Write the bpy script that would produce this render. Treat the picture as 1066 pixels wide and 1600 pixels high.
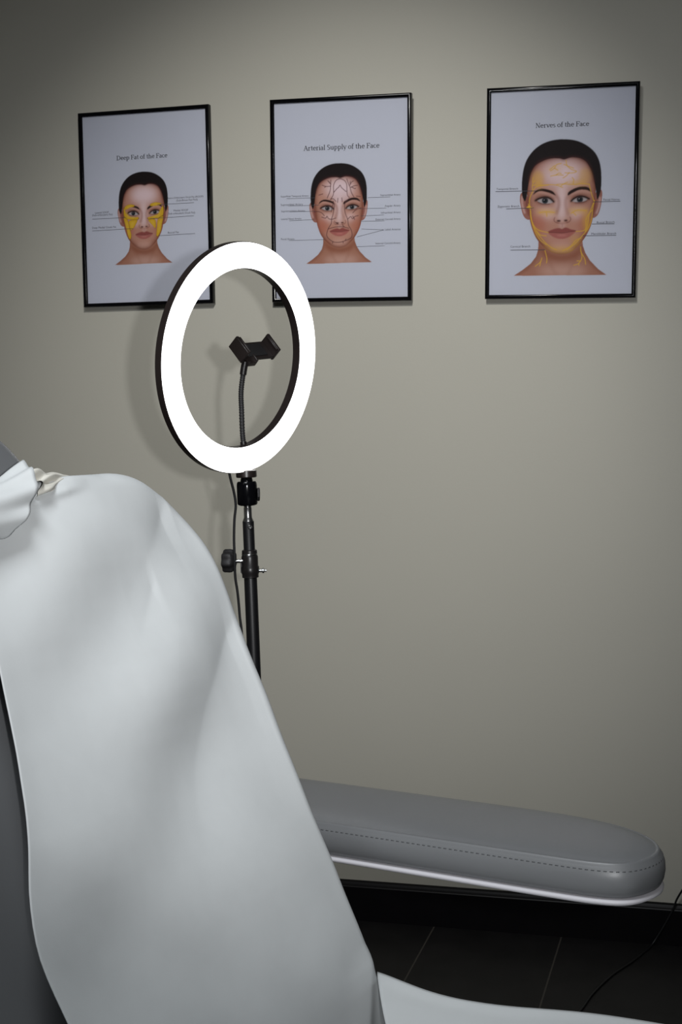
import bpy, bmesh, math, random
import numpy as np
from mathutils import Vector, Matrix, Quaternion

random.seed(4)
R = math.radians
for o in list(bpy.data.objects):
    bpy.data.objects.remove(o, do_unlink=True)
SC = bpy.context.scene
COL = SC.collection

# ------------------------------------------------------------------ camera
CAMZ = 1.1859
cam_d = bpy.data.cameras.new('camera')
cam_d.sensor_fit = 'VERTICAL'
cam_d.sensor_height = 24.0
cam_d.sensor_width = 16.0
cam_d.lens = 24.0 * 2250 / 1600
cam_d.clip_start = 0.05
cam = bpy.data.objects.new('camera', cam_d)
COL.objects.link(cam)
fw = Vector((-0.2600494, 0.96238323, -0.07869457))
rt = Vector((0.96558453, 0.25956664, -0.01648257))
up = Vector((-0.00456394, 0.08027254, 0.9967625))
cam.matrix_world = Matrix(((rt.x, up.x, -fw.x, 0), (rt.y, up.y, -fw.y, 0), (rt.z, up.z, -fw.z, CAMZ), (0, 0, 0, 1)))
SC.camera = cam

# ------------------------------------------------------------------ view, world, lights
SC.view_settings.view_transform = 'Standard'
SC.view_settings.look = 'None'
SC.view_settings.gamma = 1.0
SC.view_settings.exposure = 0.0
SC.view_settings.use_curve_mapping = False
w = bpy.data.worlds.new('world')
SC.world = w
w.use_nodes = True
w.node_tree.nodes['Background'].inputs[0].default_value = (0.8, 0.85, 0.95, 1)
w.node_tree.nodes['Background'].inputs[1].default_value = 0.0

LIGHT_B = dict(loc=(-0.48, 0.50, 2.555), size=0.6, power=26.5, col=(0.93, 0.97, 1.0))
WASH_POS, WASH_AIM, WASH_POWER = Vector((-0.5, 1.3, 2.50)), Vector((-0.88, 3.106, 1.22)), 84.0
FLASH_POWER = 70.0
def area(name, d, parent=None):
    l = bpy.data.lights.new(name, 'AREA')
    l.shape = 'SQUARE'
    l.size = d['size']
    l.energy = d['power']
    l.color = d['col']
    o = bpy.data.objects.new(name, l)
    COL.objects.link(o)
    o.location = d['loc']
    return o
wl = bpy.data.lights.new('added_wall_spot', 'SPOT')  # added lamp, brightens the wall centre against darker corners
wl.energy = WASH_POWER
wl.color = (1.0, 0.985, 0.94)
wl.shadow_soft_size = 0.035
wl.spot_size = R(53)
wl.spot_blend = 1.0
wlo = bpy.data.objects.new('added_wall_spot', wl)
COL.objects.link(wlo)
wlo.location = WASH_POS
wlo.rotation_euler = (WASH_AIM - WASH_POS).to_track_quat('-Z', 'Y').to_euler()
lb = area('panel_light', LIGHT_B)
fl = bpy.data.lights.new('camera_flash', 'SPOT')
fl.energy = FLASH_POWER
fl.color = (0.985, 0.99, 1.0)
fl.shadow_soft_size = 0.012
fl.spot_size = R(54)
fl.spot_blend = 1.0
flo = bpy.data.objects.new('camera_flash', fl)
COL.objects.link(flo)
flo.location = (0.0723, 0.0211, 1.2046)
flo.rotation_euler = (fw + rt * 0.0 + up * 0.05).to_track_quat('-Z', 'Y').to_euler()

# ------------------------------------------------------------------ materials
def mat(name, col, rough=0.5, metal=0.0, spec=0.5, noise=None, bump=None, emit=None, coat=0.0):
    m = bpy.data.materials.new(name)
    m.use_nodes = True
    nt = m.node_tree
    b = nt.nodes['Principled BSDF']
    b.inputs['Base Color'].default_value = (*col, 1)
    b.inputs['Roughness'].default_value = rough
    b.inputs['Metallic'].default_value = metal
    b.inputs['Specular IOR Level'].default_value = spec
    b.inputs['Coat Weight'].default_value = coat
    if emit:
        b.inputs['Emission Color'].default_value = (*emit[0], 1)
        b.inputs['Emission Strength'].default_value = emit[1]
    tc = nt.nodes.new('ShaderNodeTexCoord')
    if noise:
        n = nt.nodes.new('ShaderNodeTexNoise')
        n.inputs['Scale'].default_value = noise[0]
        n.inputs['Detail'].default_value = 4
        nt.links.new(tc.outputs['Object'], n.inputs['Vector'])
        r = nt.nodes.new('ShaderNodeMapRange')
        r.inputs['From Min'].default_value = 0.3
        r.inputs['From Max'].default_value = 0.7
        r.inputs['To Min'].default_value = 1 - noise[1]
        r.inputs['To Max'].default_value = 1 + noise[1]
        nt.links.new(n.outputs['Fac'], r.inputs['Value'])
        mx = nt.nodes.new('ShaderNodeVectorMath')
        mx.operation = 'SCALE'
        mx.inputs[0].default_value = col
        nt.links.new(r.outputs['Result'], mx.inputs['Scale'])
        nt.links.new(mx.outputs['Vector'], b.inputs['Base Color'])
    if bump:
        n = nt.nodes.new('ShaderNodeTexNoise')
        n.inputs['Scale'].default_value = bump[0]
        n.inputs['Detail'].default_value = 3
        nt.links.new(tc.outputs['Object'], n.inputs['Vector'])
        bp = nt.nodes.new('ShaderNodeBump')
        bp.inputs['Strength'].default_value = bump[1]
        bp.inputs['Distance'].default_value = bump[2]
        nt.links.new(n.outputs['Fac'], bp.inputs['Height'])
        nt.links.new(bp.outputs['Normal'], b.inputs['Normal'])
    return m

M = {}
M['wall'] = mat('painted_wall', (0.50, 0.485, 0.425), 0.62, noise=(3.0, 0.012), bump=(260, 0.12, 0.001))
M['wall_dark'] = mat('darkened_unseen_wall', (0.10, 0.10, 0.10), 0.8)  # unseen walls coloured dark to cut bounce light and reflections
M['ceiling'] = mat('ceiling_paint', (0.75, 0.75, 0.73), 0.9)
M['black_gloss'] = mat('black_gloss_profile', (0.003, 0.003, 0.004), 0.15, spec=0.2)
M['baseboard'] = mat('black_baseboard', (0.003, 0.0025, 0.0035), 0.42, noise=(20, 0.2), spec=0.2)
M['black_plastic'] = mat('black_plastic', (0.013, 0.011, 0.011), 0.33)
M['black_matt'] = mat('black_matt_plastic', (0.018, 0.017, 0.018), 0.55, bump=(400, 0.2, 0.0005))
M['brown_black'] = mat('brownish_black_plastic', (0.022, 0.016, 0.015), 0.32)
M['pole'] = mat('black_pole', (0.006, 0.006, 0.007), 0.4)
M['chrome'] = mat('chrome', (0.62, 0.62, 0.62), 0.22, metal=1.0)
M['diffuser'] = mat('ring_diffuser', (0.9, 0.9, 0.9), 0.4, emit=((1.0, 0.985, 0.97), 3.2))
M['sheet'] = mat('paper_sheet', (0.545, 0.565, 0.57), 0.75, noise=(60, 0.01), bump=(700, 0.12, 0.0004), spec=0.25)
M['sheet_inner'] = mat('creamy_sheet_underside', (0.56, 0.545, 0.49), 0.8, bump=(500, 0.2, 0.0005), spec=0.2)
M['vinyl'] = mat('grey_vinyl', (0.125, 0.129, 0.134), 0.40, noise=(8, 0.03), bump=(900, 0.14, 0.0004), spec=0.5)
M['trim_white'] = mat('white_plastic_trim', (0.50, 0.49, 0.52), 0.5)
M['thread'] = mat('dark_thread', (0.05, 0.052, 0.055), 0.7)
M['frame_steel'] = mat('white_coated_steel', (0.65, 0.65, 0.66), 0.35)
M['cable'] = mat('black_cable', (0.008, 0.008, 0.009), 0.45)
M['ink'] = mat('grey_ink', (0.035, 0.035, 0.04), 0.7, spec=0.1)
M['ink_soft'] = mat('soft_grey_ink', (0.075, 0.075, 0.085), 0.7, spec=0.1)
M['panel'] = mat('light_panel_diffuser', (0.85, 0.85, 0.85), 0.5)

# printed poster: colours of the print are stored per vertex
m = bpy.data.materials.new('poster_print')
m.use_nodes = True
b = m.node_tree.nodes['Principled BSDF']
a = m.node_tree.nodes.new('ShaderNodeAttribute')
a.attribute_name = 'print'
m.node_tree.links.new(a.outputs['Color'], b.inputs['Base Color'])
b.inputs['Roughness'].default_value = 0.6
b.inputs['Specular IOR Level'].default_value = 0.12
M['print'] = m
# clear glazing
m = bpy.data.materials.new('clear_glazing')
m.use_nodes = True
nt = m.node_tree
nt.nodes.remove(nt.nodes['Principled BSDF'])
tr = nt.nodes.new('ShaderNodeBsdfTransparent')
tr.inputs[0].default_value = (0.985, 0.985, 0.995, 1)
gl = nt.nodes.new('ShaderNodeBsdfGlossy')
gl.inputs['Roughness'].default_value = 0.06
gl.inputs[0].default_value = (0.6, 0.6, 0.65, 1)
fr = nt.nodes.new('ShaderNodeFresnel')
fr.inputs['IOR'].default_value = 1.45
mx = nt.nodes.new('ShaderNodeMixShader')
nt.links.new(fr.outputs[0], mx.inputs[0])
nt.links.new(tr.outputs[0], mx.inputs[1])
nt.links.new(gl.outputs[0], mx.inputs[2])
nt.links.new(mx.outputs[0], nt.nodes['Material Output'].inputs[0])
M['glazing'] = m

# wall with a few small scuffs left of the first picture
def add_scuffs(m, pts):
    nt = m.node_tree
    b = nt.nodes['Principled BSDF']
    src = b.inputs['Base Color'].links[0].from_socket
    geo = nt.nodes.new('ShaderNodeNewGeometry')
    wob = nt.nodes.new('ShaderNodeTexNoise')
    wob.inputs['Scale'].default_value = 300
    nt.links.new(geo.outputs['Position'], wob.inputs['Vector'])
    for p, rad, k in pts:
        d = nt.nodes.new('ShaderNodeVectorMath')
        d.operation = 'DISTANCE'
        d.inputs[1].default_value = p
        nt.links.new(geo.outputs['Position'], d.inputs[0])
        ad = nt.nodes.new('ShaderNodeMath')
        ad.operation = 'MULTIPLY_ADD'
        ad.inputs[1].default_value = rad * 1.6
        nt.links.new(wob.outputs['Fac'], ad.inputs[0])
        nt.links.new(d.outputs['Value'], ad.inputs[2])
        mr = nt.nodes.new('ShaderNodeMapRange')
        mr.inputs['From Min'].default_value = rad * 0.9
        mr.inputs['From Max'].default_value = rad * 2.0
        mr.inputs['To Min'].default_value = k
        mr.inputs['To Max'].default_value = 1.0
        nt.links.new(ad.outputs[0], mr.inputs['Value'])
        mu = nt.nodes.new('ShaderNodeVectorMath')
        mu.operation = 'SCALE'
        nt.links.new(src, mu.inputs[0])
        nt.links.new(mr.outputs['Result'], mu.inputs['Scale'])
        src = mu.outputs['Vector']
    nt.links.new(src, b.inputs['Base Color'])
WY = 3.106

# tiled floor
GX = (-0.6345, -0.3503)
def floor_mat():
    m = bpy.data.materials.new('dark_floor_tiles')
    m.use_nodes = True
    nt = m.node_tree
    b = nt.nodes['Principled BSDF']
    geo = nt.nodes.new('ShaderNodeNewGeometry')
    sep = nt.nodes.new('ShaderNodeSeparateXYZ')
    nt.links.new(geo.outputs['Position'], sep.inputs[0])
    def mth(op, x, y=None):
        n = nt.nodes.new('ShaderNodeMath')
        n.operation = op
        for i, v in enumerate((x, y)):
            if v is None:
                continue
            if isinstance(v, (int, float)):
                n.inputs[i].default_value = v
            else:
                nt.links.new(v, n.inputs[i])
        return n.outputs[0]
    def line(s, off, per, wd):
        q = mth('DIVIDE', mth('SUBTRACT', s, off), per)
        f = mth('ABSOLUTE', mth('SUBTRACT', mth('FRACT', mth('ADD', q, 0.5)), 0.5))
        return mth('LESS_THAN', f, wd / per / 2)
    gx = line(sep.outputs['X'], GX[0], GX[1] - GX[0], 0.0034)
    gy = line(sep.outputs['Y'], 3.101, 0.90, 0.0034)
    g = mth('MAXIMUM', gx, gy)
    n = nt.nodes.new('ShaderNodeTexNoise')
    n.inputs['Scale'].default_value = 14
    n.inputs['Detail'].default_value = 6
    nt.links.new(geo.outputs['Position'], n.inputs['Vector'])
    cr = nt.nodes.new('ShaderNodeValToRGB')
    cr.color_ramp.elements[0].position = 0.3
    cr.color_ramp.elements[0].color = (0.006, 0.0056, 0.006, 1)
    cr.color_ramp.elements[1].position = 0.75
    cr.color_ramp.elements[1].color = (0.0125, 0.0115, 0.012, 1)
    nt.links.new(n.outputs['Fac'], cr.inputs[0])
    mix = nt.nodes.new('ShaderNodeMix')
    mix.data_type = 'RGBA'
    nt.links.new(g, mix.inputs[0])
    nt.links.new(cr.outputs[0], mix.inputs[6])
    mix.inputs[7].default_value = (0.06, 0.054, 0.047, 1)
    nt.links.new(mix.outputs[2], b.inputs['Base Color'])
    b.inputs['Roughness'].default_value = 0.5
    b.inputs['Specular IOR Level'].default_value = 0.3
    bp = nt.nodes.new('ShaderNodeBump')
    bp.inputs['Strength'].default_value = 0.4
    bp.inputs['Distance'].default_value = 0.001
    bp.invert = True
    nt.links.new(g, bp.inputs['Height'])
    nt.links.new(bp.outputs['Normal'], b.inputs['Normal'])
    return m
M['floor'] = floor_mat()

# ------------------------------------------------------------------ mesh helpers
def link(name, me, m=None, parent=None, smooth=False):
    o = bpy.data.objects.new(name, me)
    COL.objects.link(o)
    if m is not None:
        for x in (m if isinstance(m, (list, tuple)) else [m]):
            me.materials.append(x)
    if parent is not None:
        o.parent = parent
    if smooth:
        me.polygons.foreach_set('use_smooth', [True] * len(me.polygons))
        me.update()
    return o
def from_bm(name, bm, m, parent=None, smooth=False, recalc=True):
    if recalc:
        bmesh.ops.recalc_face_normals(bm, faces=bm.faces)
    me = bpy.data.meshes.new(name)
    bm.to_mesh(me)
    bm.free()
    return link(name, me, m, parent, smooth)
def bevelled(o, wdt=0.002, seg=2, ang=35):
    md = o.modifiers.new('bevel', 'BEVEL')
    md.width = wdt
    md.segments = seg
    md.limit_method = 'ANGLE'
    md.angle_limit = R(ang)
    md.harden_normals = False
    return o
def smooth_angle(o, ang=35):
    me = o.data
    me.polygons.foreach_set('use_smooth', [True] * len(me.polygons))
    bm = bmesh.new()
    bm.from_mesh(me)
    for e in bm.edges:
        if len(e.link_faces) == 2 and e.calc_face_angle(0) > R(ang):
            e.smooth = False
    bm.to_mesh(me)
    bm.free()
def box(bm, x0, x1, y0, y1, z0, z1, mtx=None):
    v = [bm.verts.new((x, y, z)) for z in (z0, z1) for y in (y0, y1) for x in (x0, x1)]
    for f in ((0, 2, 3, 1), (4, 5, 7, 6), (0, 1, 5, 4), (2, 6, 7, 3), (0, 4, 6, 2), (1, 3, 7, 5)):
        bm.faces.new([v[i] for i in f])
    if mtx is not None:
        bmesh.ops.transform(bm, matrix=mtx, verts=v)
    return v
def axes(z, x=None):
    z = Vector(z).normalized()
    if x is None:
        x = Vector((0, 0, 1)) if abs(z.z) < 0.9 else Vector((1, 0, 0))
    x = (Vector(x) - z * Vector(x).dot(z)).normalized()
    y = z.cross(x)
    return x, y, z
def lathe(bm, prof, org, ax, seg=48, closed=False, x=None, cap=True):
    # prof: list of (radius, height along axis)
    X, Y, Z = axes(ax, x)
    rings = []
    for r, h in prof:
        c = Vector(org) + Z * h
        rings.append([bm.verts.new(c + (X * math.cos(2 * math.pi * k / seg) + Y * math.sin(2 * math.pi * k / seg)) * r) for k in range(seg)])
    n = len(rings)
    for i in range(n if closed else n - 1):
        A, B = rings[i], rings[(i + 1) % n]
        for k in range(seg):
            bm.faces.new((A[k], A[(k + 1) % seg], B[(k + 1) % seg], B[k]))
    if cap and not closed:
        bm.faces.new(rings[0][::-1])
        bm.faces.new(rings[-1])
    return rings
def catmull(pts, n=8, closed=False):
    P = [np.array(p, float) for p in pts]
    out = []
    N = len(P)
    rng = range(N) if closed else range(N - 1)
    for i in rng:
        if closed:
            p0, p1, p2, p3 = P[i - 1], P[i], P[(i + 1) % N], P[(i + 2) % N]
        else:
            p1, p2 = P[i], P[i + 1]
            p0 = P[i - 1] if i else 2 * p1 - p2
            p3 = P[i + 2] if i + 2 < N else 2 * p2 - p1
        for k in range(n):
            t = k / n
            out.append(0.5 * ((2 * p1) + (-p0 + p2) * t + (2 * p0 - 5 * p1 + 4 * p2 - p3) * t * t + (-p0 + 3 * p1 - 3 * p2 + p3) * t ** 3))
    if not closed:
        out.append(P[-1])
    return out
def tube(bm, pts, rad, seg=12, cap=True):
    pts = [Vector(p) for p in pts]
    prev = None
    rings = []
    X = None
    for i, p in enumerate(pts):
        t = (pts[min(i + 1, len(pts) - 1)] - pts[max(i - 1, 0)]).normalized()
        if X is None:
            X, Y, _ = axes(t)
        else:
            X = (X - t * X.dot(t)).normalized()
            Y = t.cross(X)
        r = rad(i / (len(pts) - 1)) if callable(rad) else rad
        rings.append([bm.verts.new(p + (X * math.cos(2 * math.pi * k / seg) + Y * math.sin(2 * math.pi * k / seg)) * r) for k in range(seg)])
    for A, B in zip(rings, rings[1:]):
        for k in range(seg):
            bm.faces.new((A[k], A[(k + 1) % seg], B[(k + 1) % seg], B[k]))
    if cap:
        bm.faces.new(rings[0][::-1])
        bm.faces.new(rings[-1])
def loops(bm, rings, close_first=True, close_last=True):
    V = [[bm.verts.new(p) for p in r] for r in rings]
    for A, B in zip(V, V[1:]):
        n = len(A)
        for k in range(n):
            bm.faces.new((A[k], A[(k + 1) % n], B[(k + 1) % n], B[k]))
    for flag, ring in ((close_first, V[0]), (close_last, V[-1])):
        if flag:
            c = bm.verts.new(sum((v.co for v in ring), Vector()) / len(ring))
            n = len(ring)
            for k in range(n):
                bm.faces.new((ring[k], ring[(k + 1) % n], c))
    return V
def rrect(x0, x1, y0, y1, r, seg=10, radii=None):
    rr = radii or (r, r, r, r)
    out = []
    for (cx, cy, a0, q) in ((x1, y1, 0, rr[0]), (x0, y1, 90, rr[1]), (x0, y0, 180, rr[2]), (x1, y0, 270, rr[3])):
        sx = -1 if cx == x1 else 1
        sy = -1 if cy == y1 else 1
        for k in range(seg + 1):
            t = R(a0 + 90 * k / seg)
            out.append((cx + sx * q + q * math.cos(t), cy + sy * q + q * math.sin(t)))
    return out
def inset(outl, d):
    P = np.array(outl)
    t = np.roll(P, -1, 0) - np.roll(P, 1, 0)
    t /= np.linalg.norm(t, axis=1)[:, None] + 1e-12
    nrm = np.stack([-t[:, 1], t[:, 0]], 1)     # inward for a counter-clockwise outline
    return P + nrm * d
def tag(o, label, cat, group=None):
    o['label'] = label
    o['category'] = cat
    if group:
        o['group'] = group
    return o
def empty(name, loc, rz=0.0):
    o = bpy.data.objects.new(name, None)
    o.empty_display_size = 0.05
    COL.objects.link(o)
    o.location = loc
    o.rotation_euler = (0, 0, rz)
    return o
def struct(name, bm, m, **k):
    o = from_bm(name, bm, m, **k)
    o['kind'] = 'structure'
    return o
def to_local(parent):
    bpy.context.view_layer.update()
    return parent.matrix_world.inverted()

# ------------------------------------------------------------------ room
XL, XR, YF, ZC = -3.2, 1.7, -1.9, 2.6
bm = bmesh.new(); box(bm, XL - .1, XR + .1, YF - .1, WY + .1, -0.1, 0.0); struct('floor', bm, M['floor'])
bm = bmesh.new(); box(bm, XL - .1, XR + .1, YF - .1, WY + .1, ZC, ZC + 0.1); struct('ceiling', bm, M['ceiling'])
add_scuffs(M['wall'], [((-1.4405, WY, 1.5395), 0.0016, 0.72), ((-1.4345, WY, 1.531), 0.0014, 0.8), ((-1.436, WY, 1.521), 0.0019, 0.6)])
bm = bmesh.new(); box(bm, XL, XR, WY, WY + .1, 0, ZC); struct('wall_back', bm, M['wall'])
bm = bmesh.new(); box(bm, XL - .1, XL, YF, WY, 0, ZC); struct('wall_left', bm, M['wall'])
bm = bmesh.new(); box(bm, XR, XR + .1, YF, WY, 0, ZC); struct('wall_right', bm, M['wall_dark'])
bm = bmesh.new(); box(bm, XL, XR, YF - .1, YF, 0, ZC); struct('wall_front', bm, M['wall_dark'])
# black baseboard with a stepped top edge
def baseboard(name, p0, p1, nrm):
    prof = [(0.0, 0.0), (0.015, 0.0), (0.015, 0.0775), (0.0138, 0.0795), (0.0115, 0.081), (0.0105, 0.0835), (0.0085, 0.0875), (0.004, 0.0895), (0.0, 0.0895)]
    bm = bmesh.new()
    rings = []
    for p in (p0, p1):
        rings.append([bm.verts.new((p[0] + nrm[0] * d, p[1] + nrm[1] * d, z)) for d, z in prof])
    n = len(prof)
    for k in range(n):
        bm.faces.new((rings[0][k], rings[0][(k + 1) % n], rings[1][(k + 1) % n], rings[1][k]))
    bm.faces.new(rings[0]); bm.faces.new(rings[1][::-1])
    struct(name, bm, M['baseboard'])
baseboard('baseboard_back', (XL, WY), (XR, WY), (0, -1))
baseboard('baseboard_left', (XL, YF), (XL, WY - .015), (1, 0))
baseboard('baseboard_right', (XR, YF), (XR, WY - .015), (-1, 0))

# ceiling lights (out of the picture, above)
for lo, d, lab in ((lb, LIGHT_B, 'square ceiling light panel in front of the treatment chair'),):
    t = empty('ceiling_light', (d['loc'][0], d['loc'][1], ZC))
    tag(t, lab, 'ceiling light')
    s = d['size'] / 2
    bm = bmesh.new()
    for sx in (-1, 1):
        box(bm, min(sx * s, sx * (s + .03)), max(sx * s, sx * (s + .03)), -s - .03, s + .03, -0.035, 0.0)
        box(bm, -s, s, min(sx * s, sx * (s + .03)), max(sx * s, sx * (s + .03)), -0.035, 0.0)
    from_bm('housing', bm, M['trim_white'], t)
    bm = bmesh.new(); box(bm, -s, s, -s, s, -0.03, -0.02)
    from_bm('diffuser', bm, M['panel'], t)
    lo.parent = t
    lo.location = (0, 0, -0.04)

# added spotlight fixture, unseen; its beam makes the middle of the wall brighter
t = empty('added_spotlight', (WASH_POS.x, WASH_POS.y, ZC))
tag(t, 'added unseen ceiling spotlight that brightens the middle of the picture wall', 'spotlight')
sd_ = (WASH_AIM - WASH_POS).normalized()
tl = Vector((0, 0, WASH_POS.z - ZC))
bm = bmesh.new()
lathe(bm, [(.045, 0), (.045, -.012), (.012, -.016), (.010, -.05)], (0, 0, 0), (0, 0, 1), 32)
from_bm('ceiling_rose', bm, M['trim_white'], t)
bm = bmesh.new()
lathe(bm, [(.041, -.008), (.044, -.009), (.044, .07), (.030, .095), (.028, .095), (.040, .07), (.041, -.008)], tl, -sd_, 40, cap=False)
from_bm('lamp_shade', bm, M['trim_white'], t)

# ------------------------------------------------------------------ poster artwork (printed picture, as painted colours per vertex)
GAIN = 1.47
def lin(c):
    c = np.array(c, float) / 255.0
    l = np.where(c <= 0.04045, c / 12.92, ((c + 0.055) / 1.055) ** 2.4)
    return np.clip(l * GAIN, 0, 0.93)
PXM = 2.2            # raster cells per millimetre
class Art:
    def __init__(s, wmm, hmm, aff):
        s.w, s.h = wmm, hmm
        s.nx, s.ny = int(wmm * PXM) + 1, int(hmm * PXM) + 1
        s.img = np.zeros((s.ny, s.nx, 3))
        s.img[:] = lin((168, 171, 179))
        s.A = np.array(aff)
        s.k = abs(s.A[0, 0]) * PXM      # raster cells per canonical unit
    def px(s, pts, A=None):
        A = s.A if A is None else np.array(A)
        P = np.array(pts, float)
        q = P @ A[:, :2].T + A[:, 2]
        return np.stack([(q[:, 0] + s.w / 2) * PXM, (s.h / 2 - q[:, 1]) * PXM], 1)
    def mask(s, poly):
        m = np.zeros((s.ny, s.nx))
        x0, y0 = np.maximum(np.floor(poly.min(0)).astype(int) - 1, 0)
        x1, y1 = np.minimum(np.ceil(poly.max(0)).astype(int) + 2, [s.nx, s.ny])
        X, Y = np.meshgrid(np.arange(x0, x1), np.arange(y0, y1))
        c = np.zeros(X.shape, bool)
        n = len(poly)
        for i in range(n):
            xa, ya = poly[i]; xb, yb = poly[(i + 1) % n]
            if ya == yb:
                continue
            cond = ((ya > Y) != (yb > Y)) & (X < (xb - xa) * (Y - ya) / (yb - ya) + xa)
            c ^= cond
        m[y0:y1, x0:x1] = c
        return m
    def blur(s, m, sig):
        sig *= s.k
        if sig < 0.35:
            return m
        r = int(3 * sig) + 1
        g = np.exp(-np.arange(-r, r + 1) ** 2 / (2 * sig * sig)); g /= g.sum()
        ys, xs = np.nonzero(m > 1e-4)
        if len(ys) == 0:
            return m
        y0, y1 = max(ys.min() - r - 1, 0), min(ys.max() + r + 2, s.ny)
        x0, x1 = max(xs.min() - r - 1, 0), min(xs.max() + r + 2, s.nx)
        sub = m[y0:y1, x0:x1]
        pad = np.pad(sub, r)
        tmp = sum(g[i] * pad[:, i:i + sub.shape[1]] for i in range(2 * r + 1))
        sub = sum(g[i] * tmp[i:i + sub.shape[0], :] for i in range(2 * r + 1))
        out = np.zeros_like(m); out[y0:y1, x0:x1] = sub
        return out
    def paint(s, m, col, alpha=1.0, clip=None):
        a = (m if clip is None else m * clip) * alpha
        s.img = s.img * (1 - a[..., None]) + lin(col) * a[..., None]
    def fill(s, pts, col, alpha=1.0, soft=0.0, clip=None, curve=True, A=None):
        P = np.array(catmull(pts, 6, True)) if curve else np.array(pts, float)
        m = s.mask(s.px(P, A))
        s.paint(s.blur(m, soft) if soft else m, col, alpha, clip)
        return m
    def ell(s, cx, cy, rx, ry, col, alpha=1.0, soft=0.0, clip=None):
        t = np.linspace(0, 2 * np.pi, 40, endpoint=False)
        return s.fill(np.stack([cx + rx * np.cos(t), cy + ry * np.sin(t)], 1), col, alpha, soft, clip, curve=False)
    def stroke(s, pts, wd, col, alpha=1.0, soft=0.0, clip=None, A=None):
        P = s.px(np.array(catmull(pts, 6)), A)
        hw = wd * s.k / 2
        x0, y0 = np.maximum(np.floor(P.min(0) - hw - 2).astype(int), 0)
        x1, y1 = np.minimum(np.ceil(P.max(0) + hw + 3).astype(int), [s.nx, s.ny])
        X, Y = np.meshgrid(np.arange(x0, x1), np.arange(y0, y1))
        d = np.full(X.shape, 1e9)
        for a, b in zip(P, P[1:]):
            v = b - a; L = v @ v + 1e-9
            t = np.clip(((X - a[0]) * v[0] + (Y - a[1]) * v[1]) / L, 0, 1)
            d = np.minimum(d, np.hypot(X - a[0] - t * v[0], Y - a[1] - t * v[1]))
        m = np.zeros((s.ny, s.nx))
        m[y0:y1, x0:x1] = np.clip(hw - d + 0.5, 0, 1)
        s.paint(s.blur(m, soft) if soft else m, col, alpha, clip)

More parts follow.
